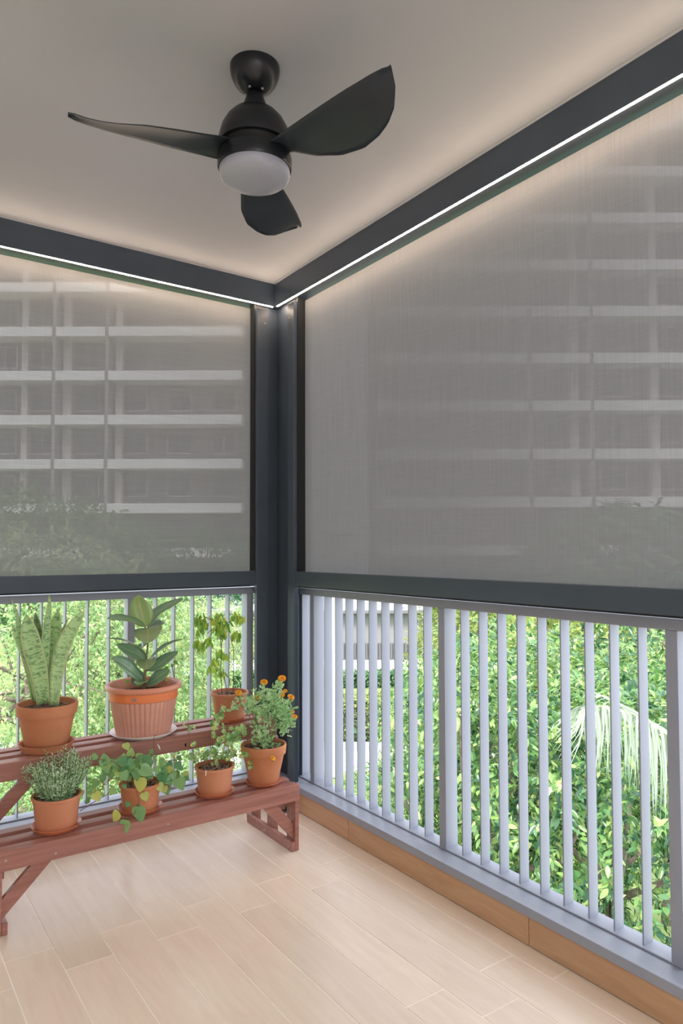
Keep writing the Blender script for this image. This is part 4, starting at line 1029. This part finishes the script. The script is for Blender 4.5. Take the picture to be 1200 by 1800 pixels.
for k in range(9): 
    xx = LB0+1.2*k*1.0
    if xx < LB1: slab('roof_seam', xx, xx+.05, D0+.2, D0+.3, zy(1076,D0)+.09, zy(1076,D0)+.16, M['louvre'], bl)
# hedges, lawn, wire fence, lamp post
def hedge(l0, l1, d0, d1, z1, mk, label, n, ls=.12):
    root = empty('hedge', gp((l0+l1)/2, (d0+d1)/2, GZ-.02)); tag(root, label, 'hedge', 'hedges in the garden')
    slab('core', l0+.05, l1-.05, d0+.08, d1-.08, GZ-.02, z1-.08, M['hedgecore'], root)
    A = rng.random((n, 3)); face = rng.random(n)
    lat = l0+(l1-l0)*A[:, 0]; dep = np.where(face < .62, d0+.06*A[:, 1], d0+(d1-d0)*A[:, 1]); z = np.where(face < .62, GZ+(z1-GZ)*A[:, 2], z1-.05*A[:, 2])
    P = np.array(CG)[None]+lat[:, None]*np.array(rt)+dep[:, None]*np.array(fwd); P[:, 2] = z
    D = rng.normal(size=P.shape)-np.array(fwd)*.5; N_ = rng.normal(size=P.shape)*.6-np.array(fwd)*.7+np.array([0,0,.8])
    Ln = ls*(.6+.7*rng.random(n)); cloud_mesh('foliage', leaf_arrays(P, D, N_, Ln, Ln*.5), np.clip(rng.normal(.5,.25,n),0,1), M[mk], root)
M['hedgecore'] = mat('hedge_core', (.03,.06,.02), .9)
hedge(lx(330,28.2), lx(752,28.2), 28.1, 28.9, zy(1183,28.2), 'hedge', 'dark clipped hedge along the white base of the low building', 4500, .13)
hedge(lx(335,20.4), lx(775,20.4), 20.3, 21.4, zy(1229,20.4), 'hedgey', 'yellow-green hedge right behind the wire fence', 7000, .10)
fe = empty('wire_fence', gp(-1, 19.7, GZ)); tag(fe, 'dark green wire mesh fence beside the pale path', 'fence')
f0, f1 = lx(335, 19.7), lx(765, 19.7); ft = zy(1246, 19.7)
mb = MB(); k = f0
while k < f1:
    p = gp(k, 19.7, GZ+.17); mb.box(p.x-.006, p.x+.006, p.y-.006, p.y+.006, GZ+.17, ft); k += .065
for i in range(9):
    z = GZ+.2+(ft-GZ-.22)*i/8; a, b = gp(f0, 19.7, z), gp(f1, 19.7, z); mb.tube([a, b], .007, 4)
o = mb.build('wire_mesh', M['wire'], fe); o['kind'] = 'stuff'
k = f0
while k <= f1+.1:
    p = gp(k, 19.75, 0); MB().box(p.x-.03, p.x+.03, p.y-.03, p.y+.03, GZ-.02, ft+.04).build('fence_post', M['wire'], fe); k += 2.2
lp = gp(lx(585.5, 17.2), 17.2, GZ); lpo = empty('lamp_post', lp); tag(lpo, 'tall slim white lamp post seen near the left end of the right railing', 'lamp post')
MB().lathe([(.09,0),(.09,.3),(.055,.34),(.045,5.8)], lp, 16, cap1=True).build('pole', M['bwhite'], lpo, smooth=True)
pp = lp+U*5.8; MB().hexa([pp+rt*a+fwd*b_+U*c_ for c_ in (0,.07) for a, b_ in ((-.1,-.1),(.5,-.1),(.5,.1),(-.1,.1))]).build('lamp_head', M['louvre'], lpo)

# far blocks of flats ------------------------------------------------------
def flats(name, l0, l1, dep, ybands, bandh, ztop, piers, label, gaps=(), tone='bdark'):
    root = empty('block_of_flats', gp((l0+l1)/2, dep+5, GZ)); tag(root, label, 'building', 'far blocks of flats')
    sp_ = [zy(y, dep) for y in ybands]; fh = sp_[1]-sp_[0]
    slab('wall', l0, l1, dep+1.5, dep+11, GZ-.02, ztop, M[tone], root)
    zs = list(sp_)
    while zs[0]-fh > GZ+1: zs.insert(0, zs[0]-fh)
    while zs[-1]+fh < ztop: zs.append(zs[-1]+fh)
    pl_ = [l0]+[p for p in piers if l0 < p < l1]+[l1]
    for z in zs:
        for a, b in zip(pl_[:-1], pl_[1:]):
            slab('balcony_band', a+.12, b-.12, dep, dep+1.5, z-bandh/2, z+bandh/2, M['bwhite'], root)
            n = max(1, int((b-a)/2.4))
            for k in range(n):
                c_ = a+(b-a)*(k+.5)/n; wf = slab('window', c_-.8, c_+.8, dep+1.42, dep+1.499, z+bandh/2+.5, z+fh-bandh/2-.25, M['bmid'], root)
                slab('pane', c_-.72, c_-.04, dep+1.38, dep+1.419, z+bandh/2+.58, z+fh-bandh/2-.33, M['bglass'], wf)
                slab('pane', c_+.04, c_+.72, dep+1.38, dep+1.419, z+bandh/2+.58, z+fh-bandh/2-.33, M['bglass'], wf)
    for p in piers: 
        if l0 < p < l1: slab('pier', p-.11, p+.11, dep+.1, dep+1.5, GZ-.02, ztop, M['bwall'], root)
    for a, wd in gaps: slab('pillar', a, a+wd, dep+.9, dep+1.49, GZ-.02, ztop, M['bmid'], root)
DA = 44.0
flats('flats', lx(-420,DA), lx(427,DA), DA, [894,815.5,737,658,579,499], .60, 27.5, [lx(-300,DA), lx(-120,DA), lx(90,DA), lx(184,DA)],
      'grey block of flats with white balcony bands, seen dimly through the left blind', [(lx(22,DA),.4),(lx(97,DA),.55),(lx(192,DA),.45)])
DB = 41.0
flats('flats', lx(660,DB), lx(1330,DB), DB, [885,800,714,629,545,461], .60, 27.5, [lx(935,DB), lx(1045,DB), lx(1250,DB)],
      'grey block of flats with white balcony bands, seen dimly through the right blind', [(lx(1015,DB),.5),(lx(1160,DB),.5)])
hs_ = empty('house', gp(lx(1105,33), 35, GZ)); tag(hs_, 'pale house wall glimpsed between trees below the top rail at the far right', 'house')
slab('wall', lx(1040,33), lx(1160,33), 33, 38, GZ-.02, zy(1000,33), M['bmid'], hs_)
slab('roof', lx(1030,33), lx(1170,33), 32.7, 38.3, zy(1000,33), zy(995,33), M['louvre'], hs_)
slab('down_pipe', lx(1103,33), lx(1106,33), 32.9, 32.999, GZ-.02, zy(1002,33), M['bwhite'], hs_)
